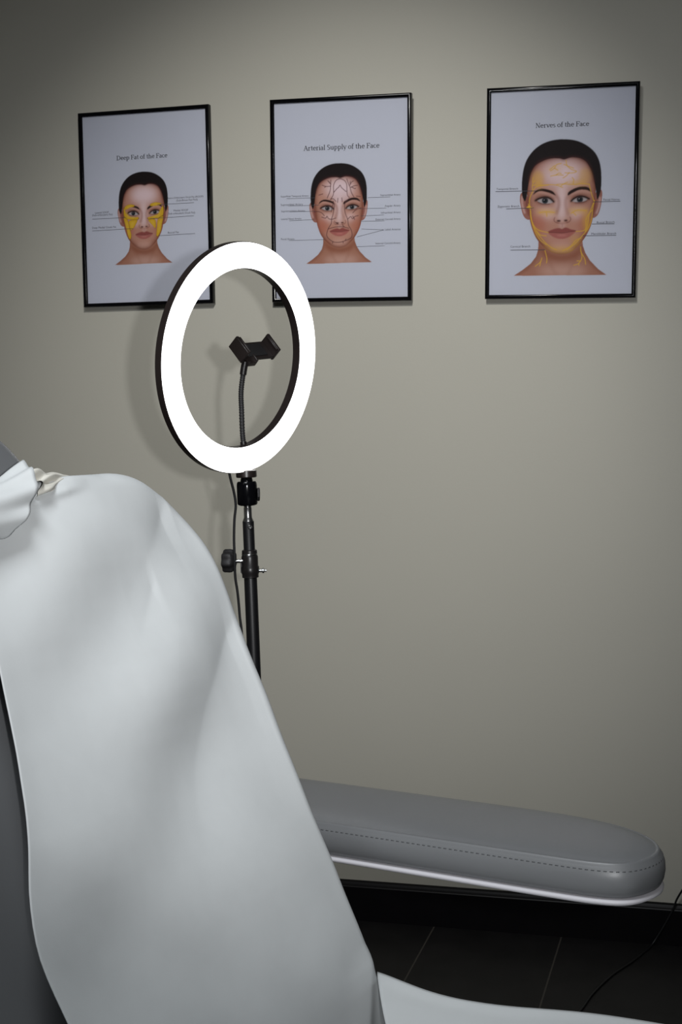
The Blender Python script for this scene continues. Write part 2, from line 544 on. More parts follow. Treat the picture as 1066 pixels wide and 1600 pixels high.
def portrait(A):
    skin_edge = (112, 66, 50); skin = (158, 116, 99); light = (187, 168, 166)
    # neck and shoulders
    neck = [(322, 1060), (322, 1130), (318, 1190), (298, 1255), (245, 1325), (165, 1388), (76, 1446), (300, 1446), (560, 1442), (800, 1440), (989, 1438), (905, 1378), (825, 1292), (782, 1220), (758, 1150), (750, 1060), (540, 1020)]
    nm = A.fill(neck, (140, 98, 80), curve=False)
    A.fill([(340, 1130), (430, 1210), (550, 1245), (680, 1210), (745, 1130), (740, 1230), (640, 1290), (560, 1310), (450, 1290), (350, 1230)], (116, 66, 46), 0.75, 22, nm)
    A.ell(560, 1400, 240, 60, (170, 138, 124), 0.8, 40, nm)
    A.stroke([(760, 1150), (775, 1230), (850, 1330), (960, 1425)], 34, (112, 66, 48), 0.6, 14, nm)
    A.stroke([(322, 1130), (305, 1250), (230, 1350), (110, 1435)], 34, (112, 66, 48), 0.6, 14, nm)
    A.stroke([(420, 1240), (440, 1330), (500, 1440)], 22, (120, 74, 56), 0.35, 16, nm)
    A.stroke([(690, 1250), (660, 1340), (610, 1440)], 22, (120, 74, 56), 0.35, 16, nm)
    # ears
    for ear, hl in (([(175, 625), (145, 635), (138, 690), (148, 760), (165, 830), (192, 875), (228, 890), (240, 860), (235, 700)], [(160, 660), (162, 740), (185, 820)]),
                    ([(915, 600), (940, 620), (938, 700), (925, 780), (905, 840), (880, 868), (852, 872), (855, 780), (870, 650)], [(920, 680), (912, 760), (888, 830)])):
        em = A.fill(ear, (132, 88, 76))
        A.stroke(hl, 16, (180, 148, 140), 0.8, 6, em)
        A.stroke([((p[0] + 545) / 2 * 0.25 + p[0] * 0.75, p[1] + 20) for p in hl], 22, (95, 38, 34), 0.7, 8, em)
    # face
    face = [(205, 560), (215, 700), (226, 800), (236, 890), (258, 975), (292, 1060), (345, 1132), (405, 1185), (470, 1222), (545, 1236), (625, 1218), (690, 1170), (750, 1108), (800, 1030), (835, 950), (856, 860), (868, 760), (878, 640), (870, 500), (800, 330), (640, 270), (500, 270), (300, 330), (220, 460)]
    fm = A.fill(face, skin)
    edge = np.clip(1.0 - A.blur(fm, 42) ** 1.0, 0, 1)
    A.paint(np.clip(edge * 2.3, 0, 1), skin_edge, 0.97, fm)
    A.ell(560, 440, 200, 130, (194, 174, 174), 0.95, 55, fm)
    A.ell(548, 720, 52, 190, (190, 168, 165), 0.95, 28, fm)
    A.ell(400, 830, 90, 60, (190, 165, 160), 0.75, 30, fm)
    A.ell(700, 830, 75, 60, (190, 165, 160), 0.75, 30, fm)
    A.ell(550, 1160, 110, 45, (176, 140, 126), 0.6, 28, fm)
    A.ell(320, 930, 75, 110, (148, 80, 60), 0.6, 34, fm)
    A.ell(775, 930, 65, 110, (148, 84, 62), 0.55, 34, fm)
    A.ell(555, 950, 30, 25, (186, 158, 152), 0.5, 14, fm)
    # nose
    A.stroke([(485, 640), (518, 690), (520, 760), (500, 830)], 26, (128, 84, 72), 0.75, 12, fm)
    A.stroke([(620, 650), (588, 700), (590, 770), (612, 840)], 22, (132, 90, 78), 0.6, 12, fm)
    A.stroke([(482, 870), (474, 895), (492, 918), (520, 925)], 8, (108, 62, 55), 0.8, 3, fm)
    A.stroke([(630, 865), (638, 890), (620, 915), (595, 922)], 8, (108, 62, 55), 0.8, 3, fm)
    A.ell(521, 903, 20, 10, (58, 26, 24), 0.95, 4, fm)
    A.ell(590, 900, 18, 10, (58, 26, 24), 0.95, 4, fm)
    A.stroke([(500, 915), (555, 930), (610, 912)], 10, (120, 76, 66), 0.5, 5, fm)
    A.stroke([(556, 935), (556, 962)], 10, (130, 92, 84), 0.6, 5, fm)
    # eye sockets
    A.ell(380, 694, 92, 50, (92, 50, 44), 0.8, 18, fm)
    A.ell(730, 688, 88, 48, (92, 50, 44), 0.8, 18, fm)
    A.stroke([(300, 610), (380, 630), (470, 660)], 16, (176, 140, 130), 0.45, 8, fm)
    A.stroke([(650, 640), (740, 615), (830, 630)], 16, (176, 140, 130), 0.45, 8, fm)
    # eyes
    for white, ix, iy, lash, low in (
            ([(312, 706), (340, 684), (392, 674), (434, 688), (466, 716), (430, 731), (370, 732)], 386, 702, [(292, 700), (330, 680), (388, 668), (436, 682), (472, 714)], [(318, 716), (370, 736), (430, 736)]),
            ([(648, 710), (674, 688), (722, 669), (770, 676), (798, 694), (768, 714), (700, 722)], 727, 694, [(642, 710), (668, 686), (720, 663), (776, 671), (816, 690)], [(680, 726), (745, 726), (794, 708)])):
        em = A.fill(white, (150, 142, 141), 1.0, 2)
        A.ell(ix, iy, 31, 31, (30, 36, 40), 1.0, 3, em)
        A.ell(ix, iy, 14, 14, (10, 10, 12), 1.0, 1, em)
        A.stroke(lash, 26, (60, 34, 30), 0.6, 6)
        A.stroke(lash, 13, (24, 14, 13), 0.95, 2.5)
        A.ell(ix - 8, iy - 6, 5, 4, (170, 170, 175), 0.7, 1, em)
        A.stroke(low, 8, (74, 40, 36), 0.75, 3.5)
    # eyebrows
    A.fill([(268, 645), (292, 605), (345, 584), (410, 592), (462, 612), (490, 650), (470, 645), (420, 624), (345, 608), (300, 622)], (34, 19, 17), 1.0, 3, fm)
    A.fill([(610, 655), (615, 622), (660, 592), (722, 570), (785, 570), (822, 590), (840, 624), (790, 603), (720, 602), (660, 628)], (34, 19, 17), 1.0, 3, fm)
    # lips
    A.fill([(413, 1014), (470, 985), (522, 975), (552, 985), (590, 970), (640, 988), (688, 1002), (640, 1052), (585, 1076), (530, 1080), (470, 1062)], (142, 82, 76), 0.95, 3)
    A.fill([(413, 1014), (470, 985), (522, 975), (552, 985), (590, 970), (640, 988), (688, 1002), (600, 1012), (552, 1020), (490, 1016)], (118, 60, 56), 0.85, 4)
    A.stroke([(418, 1014), (490, 1018), (552, 1022), (610, 1014), (685, 1003)], 6, (70, 30, 28), 0.85, 2)
    A.ell(550, 1046, 50, 10, (170, 112, 104), 0.6, 8)
    # hair
    hair = [(160, 640), (158, 520), (172, 400), (205, 300), (268, 212), (350, 150), (450, 114), (560, 104), (680, 118), (780, 162), (862, 230), (908, 312), (928, 400), (933, 500), (928, 605), (906, 680), (892, 695), (882, 620), (868, 540), (846, 450), (818, 380), (780, 325), (720, 292), (640, 284), (572, 302), (520, 290), (430, 292), (350, 320), (288, 362), (250, 430), (230, 505), (216, 590), (206, 660), (190, 705), (176, 690)]
    hm = A.fill(hair, (23, 17, 17), 1.0, 2)
    A.stroke([(230, 500), (262, 410), (330, 325), (430, 288), (520, 286), (572, 300), (640, 280), (720, 290), (790, 330), (830, 400), (862, 520)], 26, (70, 34, 32), 0.45, 9)
    return fm, nm

Y1, Y2 = (176, 140, 34), (190, 158, 60)
def art_fat(A, F2C):
    fm, nm = portrait(A)
    k = dict(A=F2C)
    shapes = [[(158, 735), (175, 714), (222, 698), (272, 708), (268, 723), (225, 735), (182, 757), (163, 755)],
              [(445, 697), (500, 678), (552, 685), (572, 700), (520, 716), (450, 721)],
              [(148, 742), (158, 745), (172, 790), (198, 826), (250, 845), (312, 842), (322, 860), (290, 876), (220, 870), (170, 860), (150, 815)],
              [(412, 850), (470, 832), (530, 812), (556, 775), (578, 722), (592, 725), (596, 790), (572, 850), (500, 862), (430, 868)],
              [(212, 880), (302, 872), (285, 925), (262, 965), (226, 988), (212, 930)],
              [(424, 870), (502, 870), (506, 968), (472, 935), (440, 900)],
              [(150, 838), (195, 872), (216, 960), (238, 1045), (226, 1095), (205, 1068), (185, 990), (165, 915)],
              [(532, 862), (590, 828), (576, 920), (562, 1000), (532, 1058), (514, 1050), (520, 960)]]
    for p in shapes:
        A.fill(p, (110, 78, 20), 0.9, 1.5, A=F2C)
        c = np.mean(p, 0)
        q = [(c[0] + (x - c[0]) * 0.93, c[1] + (y - c[1]) * 0.93) for x, y in p]
        A.fill(q, Y1, 1.0, 1.0, A=F2C)
        q = [(c[0] + (x - c[0]) * 0.5, c[1] + (y - c[1]) * 0.6) for x, y in p]
        A.fill(q, Y2, 0.5, 6, A=F2C)
def art_arteries(A, F2C):
    portrait(A)
    A.fill([(415, 470), (412, 400), (440, 335), (495, 318), (550, 345), (578, 395), (580, 470), (600, 570), (520, 600), (400, 580)], (186, 168, 172), 0.35, 6, A=F2C)
    L = [[(410, 475), (410, 400), (440, 338), (495, 318), (550, 342), (576, 390), (580, 470)], [(412, 475), (402, 530), (370, 580)],
         [(580, 470), (588, 530), (612, 560)], [(412, 490), (455, 440), (475, 425), (492, 398), (512, 430), (570, 482)],
         [(372, 400), (365, 470), (328, 562)], [(372, 410), (310, 412), (262, 395)], [(310, 412), (295, 425)], [(375, 385), (335, 340)], [(372, 395), (374, 330)], [(360, 370), (350, 350)],
         [(622, 440), (640, 500), (670, 552)], [(622, 430), (600, 380), (578, 318)], [(618, 400), (640, 360), (664, 348)], [(625, 430), (670, 410), (712, 404)], [(640, 425), (680, 445), (690, 440)], [(620, 380), (622, 350)],
         [(465, 565), (462, 620)], [(515, 560), (520, 612)], [(370, 578), (405, 572), (440, 605)],
         [(405, 600), (416, 650), (412, 720), (398, 790), (385, 830), (380, 890), (338, 965), (326, 1055), (400, 1122), (480, 1132), (560, 1112), (640, 1068), (640, 985), (602, 912), (590, 835), (562, 765), (550, 690), (560, 620), (602, 575)],
         [(345, 958), (430, 936), (520, 932), (605, 952)], [(258, 805), (308, 820), (325, 795), (345, 825), (385, 835), (440, 820)],
         [(590, 835), (630, 802), (652, 830), (682, 802), (725, 790)], [(655, 795), (680, 840)], [(160, 740), (210, 733), (258, 752), (292, 788)],
         [(655, 755), (700, 712), (760, 692)], [(220, 522), (272, 508)], [(700, 540), (750, 548)], [(400, 1125), (398, 1145)], [(530, 1120), (535, 1142)], [(560, 1108), (570, 1090)],
         [(380, 740), (400, 640)], [(430, 870), (470, 900)], [(545, 930), (520, 905)]]
    for p in L:
        A.stroke(p, 9.5, (74, 42, 44), 0.9, 1.5, A=F2C)
def art_nerves(A, F2C):
    fm, nm = portrait(A)
    for x, y, rx, ry, al in ((400, 815, 100, 26, .6), (710, 805, 95, 26, .55), (560, 1188, 130, 30, .5), (320, 480, 55, 70, .5), (770, 470, 60, 80, .4), (790, 900, 36, 110, .45), (690, 1080, 60, 36, .25),
                             (330, 545, 40, 30, .6), (690, 1135, 50, 30, .35), (420, 1160, 50, 24, .3), (310, 1020, 30, 50, .2), (690, 530, 100, 20, .6), (480, 400, 70, 50, .25)):
        A.ell(x, y, rx, ry, (186, 146, 52), al, 18, fm)
    L = [[(330, 552), (430, 546), (500, 552), (560, 576)], [(500, 545), (560, 542), (620, 545), (690, 548)], [(540, 560), (580, 535), (605, 525)], [(690, 548), (740, 540), (820, 550)], [(660, 540), (665, 500), (650, 480)],
         [(590, 310), (600, 360), (640, 398), (692, 420), (650, 435), (580, 432)], [(600, 362), (570, 350)], [(605, 365), (665, 388)], [(622, 430), (590, 465), (560, 482)], [(440, 410), (478, 385), (500, 350), (545, 340)],
         [(478, 385), (510, 405)], [(440, 462), (500, 452), (565, 455)], [(490, 455), (520, 435), (545, 440)], [(430, 400), (480, 360)],
         [(240, 785), (234, 690), (265, 612), (310, 560), (420, 550)], [(265, 612), (262, 545), (288, 500)], [(265, 550), (300, 545)], [(262, 520), (270, 470)], [(205, 768), (232, 762), (222, 735)], [(232, 762), (270, 775)],
         [(240, 775), (250, 890), (300, 1000), (370, 1095), (440, 1160), (500, 1190)], [(244, 800), (256, 900), (310, 985), (420, 1018)], [(246, 840), (270, 960), (330, 1080), (400, 1140)], [(300, 1000), (340, 1040), (400, 1050)],
         [(868, 705), (852, 780), (838, 900), (800, 990), (730, 1075), (680, 1130), (600, 1190)], [(858, 730), (815, 850), (800, 960), (780, 1010)], [(862, 712), (836, 630), (815, 545)], [(845, 800), (790, 880), (780, 990), (690, 1010)],
         [(740, 1075), (690, 1095), (640, 1150), (560, 1200)], [(330, 820), (400, 812), (480, 820)], [(400, 815), (405, 860)], [(640, 830), (700, 800), (790, 805)], [(660, 820), (690, 850)],
         [(735, 1160), (742, 1215), (775, 1275), (785, 1332)], [(736, 1190), (748, 1265), (718, 1322), (668, 1342)], [(735, 1300), (700, 1298)], [(718, 1322), (720, 1345)], [(356, 1268), (340, 1310), (290, 1352)], [(345, 1300), (335, 1350)], [(385, 1190), (405, 1270), (402, 1320)]]
    for p in L:
        A.stroke(p, 8.0, (176, 134, 32), 0.85, 1.8)
        A.stroke(p, 3.0, (204, 172, 84), 0.55, 1)
    A.ell(228, 764, 18, 12, (200, 160, 50), 0.9, 4)

# serif lettering for the titles: strokes of a broad pen
def arc(cx, cy, rx, ry, a0, a1, n=12):
    return [(cx + rx * math.cos(R(a0 + (a1 - a0) * k / n)), cy + ry * math.sin(R(a0 + (a1 - a0) * k / n))) for k in range(n + 1)]
def V(x, y0, y1): return [(x, y0), (x, y1)]
def H(x0, x1, y): return [(x0, y), (x1, y)]
GL = {
    'D': (.74, [V(.14, 0, .7), H(.02, .14, 0), H(.02, .14, .7), [(.14, .68)] + arc(.28, .35, .36, .33, 90, -90) + [(.14, .02)]]),
    'e': (.5, [[(.44, .28)] + arc(.25, .24, .19, .22, 8, 320), H(.07, .44, .27)]),
    'p': (.57, [V(.13, -.22, .47), H(.02, .25, -.21), H(.03, .13, .46), arc(.29, .24, .19, .22, 150, -150)]),
    'F': (.56, [V(.14, 0, .7), H(.02, .28, .01), H(.02, .52, .69), [(.52, .69), (.52, .58)], H(.14, .4, .37), [(.4, .42), (.4, .31)]]),
    'a': (.48, [[(.08, .37)] + arc(.22, .33, .13, .13, 140, 0) + [(.35, .1), (.38, .03), (.44, .03)], arc(.21, .13, .14, .12, 60, 330)]),
    't': (.34, [[(.15, .62), (.15, .12), (.18, .04), (.24, .02), (.31, .04)], H(.03, .3, .46)]),
    'o': (.54, [arc(.26, .24, .2, .22, 0, 360, 20)]),
    'f': (.33, [[(.14, 0), (.14, .56)] + arc(.26, .58, .12, .14, 180, 50), H(.03, .29, .46), H(.03, .27, .01)]),
    'h': (.6, [V(.13, 0, .74), H(.03, .13, .73), H(.03, .24, .01), [(.14, .32)] + arc(.29, .31, .15, .15, 150, 0) + [(.44, .0)], H(.34, .55, .01)]),
    'c': (.46, [arc(.25, .24, .19, .22, 50, 318)]),
    'A': (.68, [('t', [(.06, 0), (.31, .7)]), ('T', [(.31, .7), (.58, 0)]), H(.14, .47, .24), H(-.02, .17, .01), H(.46, .69, .01)]),
    'r': (.41, [V(.13, 0, .46), H(.03, .13, .46), H(.03, .26, .01), [(.14, .34)] + arc(.28, .34, .13, .12, 140, 50)]),
    'i': (.27, [V(.13, 0, .46), H(.03, .13, .46), H(.03, .24, .01), [(.13, .6), (.13, .68)]]),
    'l': (.27, [V(.13, 0, .74), H(.03, .13, .73), H(.03, .24, .01)]),
    'S': (.5, [[(.4, .58)] + arc(.25, .53, .16, .16, 40, 250) + arc(.23, .18, .18, .17, 70, -140)]),
    'u': (.6, [[(.13, .46)] + arc(.29, .17, .16, .15, 180, 340) + [(.44, .3)], V(.45, 0, .46), H(.03, .13, .46), H(.35, .45, .46), H(.45, .53, .01)]),
    'y': (.5, [('T', [(.07, .46), (.26, .02)]), ('t', [(.45, .46), (.22, -.14), (.14, -.21), (.06, -.19)]), H(.0, .17, .46), H(.36, .52, .46)]),
    'N': (.74, [('t', V(.13, 0, .7)), ('T', [(.13, .7), (.58, .02)]), ('t', V(.6, 0, .7)), H(.03, .23, .01), H(.03, .13, .69), H(.5, .7, .69)]),
    'v': (.5, [('T', [(.07, .46), (.26, .0)]), ('t', [(.26, .0), (.44, .46)]), H(.0, .17, .46), H(.35, .52, .46)]),
    's': (.39, [[(.31, .4)] + arc(.19, .355, .11, .11, 40, 250) + arc(.18, .125, .13, .115, 70, -140)]),
    ' ': (.25, []),
}
def title(bm, text, x0, x1, y, z):
    adv = sum(GL[c][0] for c in text)
    k = (x1 - x0) / adv
    kv = k * 1.0
    T, t = .11, .058
    x = x0
    for c in text:
        for s in GL[c][1]:
            force = None
            if isinstance(s, tuple) and isinstance(s[0], str):
                force, s = s
            pts = [Vector((x + px_ * k, y + py_ * kv, 0)) for px_, py_ in s]
            Lf, Rt = [], []
            for i, p in enumerate(pts):
                a_, b_ = pts[max(i - 1, 0)], pts[min(i + 1, len(pts) - 1)]
                d = (b_ - a_).normalized()
                wd = T if force == 'T' else t if force == 't' else t + (T - t) * abs(d.y) ** 1.5
                nn = Vector((-d.y, d.x, 0)) * wd * k / 2
                Lf.append(bm.verts.new((p.x + nn.x, p.y + nn.y, z)))
                Rt.append(bm.verts.new((p.x - nn.x, p.y - nn.y, z)))
            for i in range(len(pts) - 1):
                bm.faces.new((Lf[i], Rt[i], Rt[i + 1], Lf[i + 1]))
        x += GL[c][0] * k
def font_text(bm, text, x0, x1, y, z):
    cu = bpy.data.curves.new('lettering_curve', 'FONT')
    cu.body = text
    cu.size = 1.0
    cu.resolution_u = 2
    o = bpy.data.objects.new('lettering_curve', cu)
    COL.objects.link(o)
    bpy.context.view_layer.update()
    me = bpy.data.meshes.new_from_object(o)
    bpy.data.objects.remove(o, do_unlink=True)
    xs = [v.co.x for v in me.vertices]
    k = (x1 - x0) / (max(xs) - min(xs))
    k2 = min(k, 6.2e-3)
    for v in me.vertices:
        v.co = Vector((x0 + (v.co.x - min(xs)) * k, y + v.co.y * k2, z))
    bm.from_mesh(me)
    bpy.data.meshes.remove(me)

TX = [[('Deep Fat of the Face', -68.6, 110.1, 55.7), ('Lateral SOOF', -125.8, -7.3, -91.7), ('(Sub-orbicularis Fat)', -133.0, -12.6, -82.7), ('Deep Medial Cheek Fat', -134.0, -41.2, -74.7), ('Retro-Orbicularis Oculi Fat (ROOF)', 53.0, 17.0, 139.2), ('(Sub-Brow Fat Pad)', 74.3, 10.7, 125.2), ('Medial SOOF', 67.3, -11.5, 102.2), ('(Sub-orbicularis Oculi Fat)', 52.7, -17.8, 118.5), ('Buccal Fat', 51.9, -59.9, 78.3)],
      [('Arterial Supply of the Face', -83.3, 108.4, 87.7), ('Superficial Temporal Artery', -137.2, 9.5, -73.0), ('Supraorbital Artery', -137.4, -8.7, -86.4), ('Supratrochlear Artery', -136.8, -22.6, -81.9), ('Lateral Nasal Artery', -137.1, -39.5, -90.3), ('Facial Artery', -137.6, -83.4, -106.9), ('Supraorbital Artery', 89.0, 5.4, 134.0), ('Angular Artery', 98.6, -17.8, 133.9), ('Infraorbital Artery', 90.6, -32.2, 133.9), ('External Carotid Artery', 78.3, -46.2, 133.9), ('Labial Arteries', 99.1, -68.4, 133.8), ('Internal Carotid Artery', 78.1, -97.6, 133.8)],
      [('Nerves of the Face', -55.6, 135.0, 56.1), ('Temporal Branch', -137.1, 9.0, -91.0), ('Zygomatic Branch', -134.2, -27.5, -87.7), ('Cervical Branch', -105.6, -112.1, -63.4), ('Facial Nerve', 88.4, -19.1, 121.5), ('Buccal Branch', 75.4, -65.4, 112.1), ('Mandibular Branch', 64.7, -88.7, 116.0)]]
LN = [[(-133.2, -19.3, -50.9, -19.6), (-134.2, -46.1, -32.6, -45.0), (28.1, 5.7, 116.5, 5.9), (8.2, -24.8, 115.7, -23.1), (29.8, -63.8, 117.3, -62.7)],
      [(-123.9, 6.4, -57.7, 6.4), (-120.5, -9.6, -48.9, -9.7), (-117.0, -22.5, -59.0, -22.5), (-118.3, -41.8, -60.6, -40.7), (-119.6, -84.8, -35.4, -84.5), (61, 2.8, 110.8, 2.7), (41.0, -20.4, 102.1, -20.6), (45, -36.0, 96.8, -35.1), (45, -47.5, 98.5, -47.7), (46, -63.9, 96.7, -67.0), (36, -80.7, 96.7, -67.0), (35.3, -101.7, 98.3, -101.1)],
      [(-138.9, 5.9, -52.6, 5.2), (-115.5, -30.8, -56.7, -30.2), (-105.5, -117.4, -31.4, -118.1), (67.6, -21.0, 123.2, -21.1), (65.3, -66.5, 111.8, -67.2), (47.3, -90.4, 116.0, -90.8)]]
LW = (0.9, 0.75, 1.15)
CAN = [[[0.1551, -0.0013, -90.2984], [-0.0012, -0.1546, 98.0014]], [[0.1648, 0.0018, -95.6939], [-0.0004, -0.1606, 95.6792]], [[0.2145, 0.0028, -118.2924], [-0.0031, -0.2106, 133.4285]]]
ZL = [[[0.2204, -0.0066, -82.8989], [-0.0083, -0.2015, 152.2747]], [[0.1774, -0.0016, -88.1413], [-0.0036, -0.1675, 100.1117]], CAN[2]]
PAINT = [art_fat, art_arteries, art_nerves]
# centre x, centre z, in-plane turn, lean of the top away from the wall
PL = [(-1.2833, 1.6249, -0.0017, 0.0078), (-0.8226, 1.6182, -0.0197, 0.0367), (-0.3434, 1.6091, -0.0237, 0.0280)]
PLAB = ['black-framed portrait print headed Deep Fat of the Face, with yellow cheek pads',
        'black-framed portrait print headed Arterial Supply of the Face, hanging between two others',
        'black-framed portrait print headed Nerves of the Face, with the largest portrait']
FW, FH, FB, FD = 0.317, 0.440, 0.0085, 0.017

def picture(i):
    x, z, t, l = PL[i]
    # local frame: X along the picture, Y up the picture, Z out of the wall, origin at the bottom centre behind
    X = Vector((math.cos(t), -math.sin(t) * math.sin(l), math.sin(t) * math.cos(l)))
    Y = Vector((-math.sin(t), -math.cos(t) * math.sin(l), math.cos(t) * math.cos(l)))
    Z = X.cross(Y)
    front = Vector((x, WY - 0.02 - FH / 2 * math.sin(l), z))
    e = empty('framed_picture', (0, 0, 0))
    org = front - Z * FD
    e.matrix_world = Matrix(((X.x, Y.x, Z.x, org.x), (X.y, Y.y, Z.y, org.y), (X.z, Y.z, Z.z, org.z), (0, 0, 0, 1)))
    tag(e, PLAB[i], 'picture', 'framed face anatomy prints')
    # frame: mitred glossy profile
    bm = bmesh.new()
    prof = [(0, 0), (0, FD - .003), (.0008, FD - .001), (.0022, FD), (FB - .0035, FD), (FB - .0015, FD - .0008), (FB - .0004, FD - .0025), (FB, FD - .005), (FB, 0)]
    rings = [[Vector((sx * (FW / 2 - d), sy * (FH / 2 - d), h)) for sx, sy in ((-1, -1), (1, -1), (1, 1), (-1, 1))] for d, h in prof]
    V_ = [[bm.verts.new(p) for p in r] for r in rings]
    for A_, B_ in zip(V_, V_[1:]):
        for k in range(4):
            bm.faces.new((A_[k], A_[(k + 1) % 4], B_[(k + 1) % 4], B_[k]))
    f = from_bm('frame', bm, M['black_gloss'], e)
    smooth_angle(f, 50)
    iw, ih = FW - 2 * FB + .002, FH - 2 * FB + .002
    bm = bmesh.new(); box(bm, -iw / 2, iw / 2, -ih / 2, ih / 2, 0.002, 0.0085)
    from_bm('backing_board', bm, M['black_matt'], e)
    # printed sheet
    A = Art(iw * 1000, ih * 1000, CAN[i])
    PAINT[i](A, ZL[i])
    img = A.img
    g = np.array([0.25, 0.5, 0.25])
    pad = np.pad(img, ((1, 1), (1, 1), (0, 0)), mode='edge')
    img = sum(g[a_] * g[b_] * pad[a_:a_ + img.shape[0], b_:b_ + img.shape[1]] for a_ in range(3) for b_ in range(3))
    st = 2
    img = img[::st, ::st]
    ny, nx = img.shape[:2]
    xs = -iw / 2 + np.arange(nx) * st / PXM / 1000
    ys = ih / 2 - np.arange(ny) * st / PXM / 1000
    XX, YY = np.meshgrid(xs, ys)
    co = np.stack([XX, YY, np.full_like(XX, 0.0092)], -1).reshape(-1, 3)
    idx = np.arange(nx * ny).reshape(ny, nx)
    q = np.stack([idx[1:, :-1], idx[1:, 1:], idx[:-1, 1:], idx[:-1, :-1]], -1).reshape(-1, 4)
    me = bpy.data.meshes.new('printed_sheet')
    me.vertices.add(len(co)); me.vertices.foreach_set('co', co.ravel())
    me.loops.add(q.size); me.loops.foreach_set('vertex_index', q.ravel())
    me.polygons.add(len(q)); me.polygons.foreach_set('loop_start', np.arange(0, q.size, 4))
    me.polygons.foreach_set('loop_total', np.full(len(q), 4))
    me.update(calc_edges=True)
    at = me.color_attributes.new('print', 'FLOAT_COLOR', 'POINT')
    at.data.foreach_set('color', np.concatenate([img, np.ones((ny, nx, 1))], -1).ravel())
    ps = link('printed_sheet', me, M['print'], e)
    # title, captions and pointer lines
    bm = bmesh.new()
    tt = TX[i][0]
    title(bm, tt[0], tt[1] / 1000, tt[3] / 1000, tt[2] / 1000, 0.00945)
    lt = from_bm('title_lettering', bm, M['ink'], ps, recalc=False)
    for s, a_, y_, b_ in TX[i][1:]:
        bm = bmesh.new()
        font_text(bm, s, a_ / 1000, b_ / 1000, y_ / 1000, 0.00945)
        from_bm('caption', bm, M['ink_soft'], ps, recalc=False)
    hw = LW[i] / 2000
    for a_, b_, c_, d_ in LN[i]:
        bm = bmesh.new()
        p, q_ = Vector((a_, b_, 0)) / 1000, Vector((c_, d_, 0)) / 1000
        d = (q_ - p).normalized(); nn = Vector((-d.y, d.x, 0)) * hw
        v_ = [v + Vector((0, 0, 0.00945)) for v in (p + nn, p - nn, q_ - nn, q_ + nn)]
        if (c_, d_) == (96.7, -67.0):
            v_ = [v_[0], v_[1], q_ - d * .002 - nn + Vector((0, 0, .00945)), q_ - d * .002 - nn * 3 + Vector((0, 0, .00945)), q_ + Vector((0, 0, .00945)), q_ - d * .002 + nn * 3 + Vector((0, 0, .00945)), q_ - d * .002 + nn + Vector((0, 0, .00945))]
        bm.faces.new([bm.verts.new(v) for v in v_])
        from_bm('pointer_line', bm, M['ink_soft'], ps, recalc=False)
    # clear glazing
    bm = bmesh.new(); box(bm, -iw / 2, iw / 2, -ih / 2, ih / 2, 0.0108, 0.0118)
    from_bm('glazing', bm, M['glazing'], e)
for i in range(3):
    picture(i)

# ------------------------------------------------------------------ ring light on its stand
RC = Vector((-0.61511379, 1.79712413, 1.23949565))
RN = Vector((0.91831273, -0.38220538, -0.10305718)).normalized()
RA = Vector((0.38425135, 0.92322852, 0)).normalized()
RB = RN.cross(RA).normalized()
if RB.z < 0: RB = -RB
MP = Vector((-0.6247, 1.8287, 1.0931))                 # where the ring is held
AX0 = Vector((-0.6240, 1.8290, 1.0445))                # foot of the ball head
lean = Vector((-0.0203 * 0.9, -0.0055 * 0.9, 1.0)).normalized()
foot = AX0 - lean * (AX0.z / lean.z)
stand = empty('light_stand', (foot.x, foot.y, 0))
tag(stand, 'black telescopic tripod stand with a ball head, holding up the ring light', 'light stand')
SI = to_local(stand)
def part(name, bm, m, parent=stand, inv=None, ang=35):
    bmesh.ops.transform(bm, matrix=inv if inv is not None else SI, verts=bm.verts)
    o = from_bm(name, bm, m, parent)
    if ang:
        smooth_angle(o, ang)
    return o
def on_axis(z): return AX0 + lean * ((z - AX0.z) / lean.z)
zt = AX0.z
# ball head
bm = bmesh.new()
lathe(bm, [(.0105, 0), (.0128, .0012), (.0137, .003), (.0137, .0275), (.0133, .0305), (.012, .0325), (.0088, .0328), (.0086, .031)], on_axis(zt), lean, 40)
head = part('ball_head', bm, M['black_gloss'])
bm = bmesh.new()
lathe(bm, [(.001, -.0095), (.005, -.008), (.0078, -.004), (.0085, 0), (.0078, .004), (.005, .0075), (.0028, .0085), (.0028, .014)], on_axis(zt + .0325), lean, 32)
part('ball', bm, M['black_gloss'], head)
bm = bmesh.new()
kd = rt + fw * 0.1
lathe(bm, [(.0085, 0), (.009, .001), (.009, .0025), (.0082, .0035)], on_axis(zt + .015) + rt * .0135, kd, 10)
o = part('locking_knob', bm, M['black_matt'], head, ang=20)
# chrome spigot
bm = bmesh.new()
lathe(bm, [(.0072, -.0225), (.0072, -.020), (.0057, -.0165), (.0055, -.0150), (.0055, -.0030), (.0050, -.0022), (.0050, -.0012), (.0058, 0), (.0058, .002)], on_axis(zt), lean, 32)
part('spigot', bm, M['chrome'])
# upper tube
bm = bmesh.new()
lathe(bm, [(.0074, -.021), (.0077, -.0215), (.0077, -.23)], on_axis(zt), lean, 32)
ut = part('upper_pole', bm, M['pole'])
vd = (Vector((0, 0, CAMZ)) - on_axis(zt - .03)); vd.z = 0; vd.normalize()
side = vd.cross(Vector((0, 0, 1))).normalized() * -1
bm = bmesh.new()
sd = (vd + side * 0.25).normalized()
if sd.dot(rt) < 0: sd = (vd - side * 0.25).normalized()
lathe(bm, [(.0030, .0072), (.0030, .0086), (.0024, .0092), (.0012, .0092), (.0010, .0086)], on_axis(zt - .0285), sd, 20)
part('screw', bm, M['chrome'], ut)
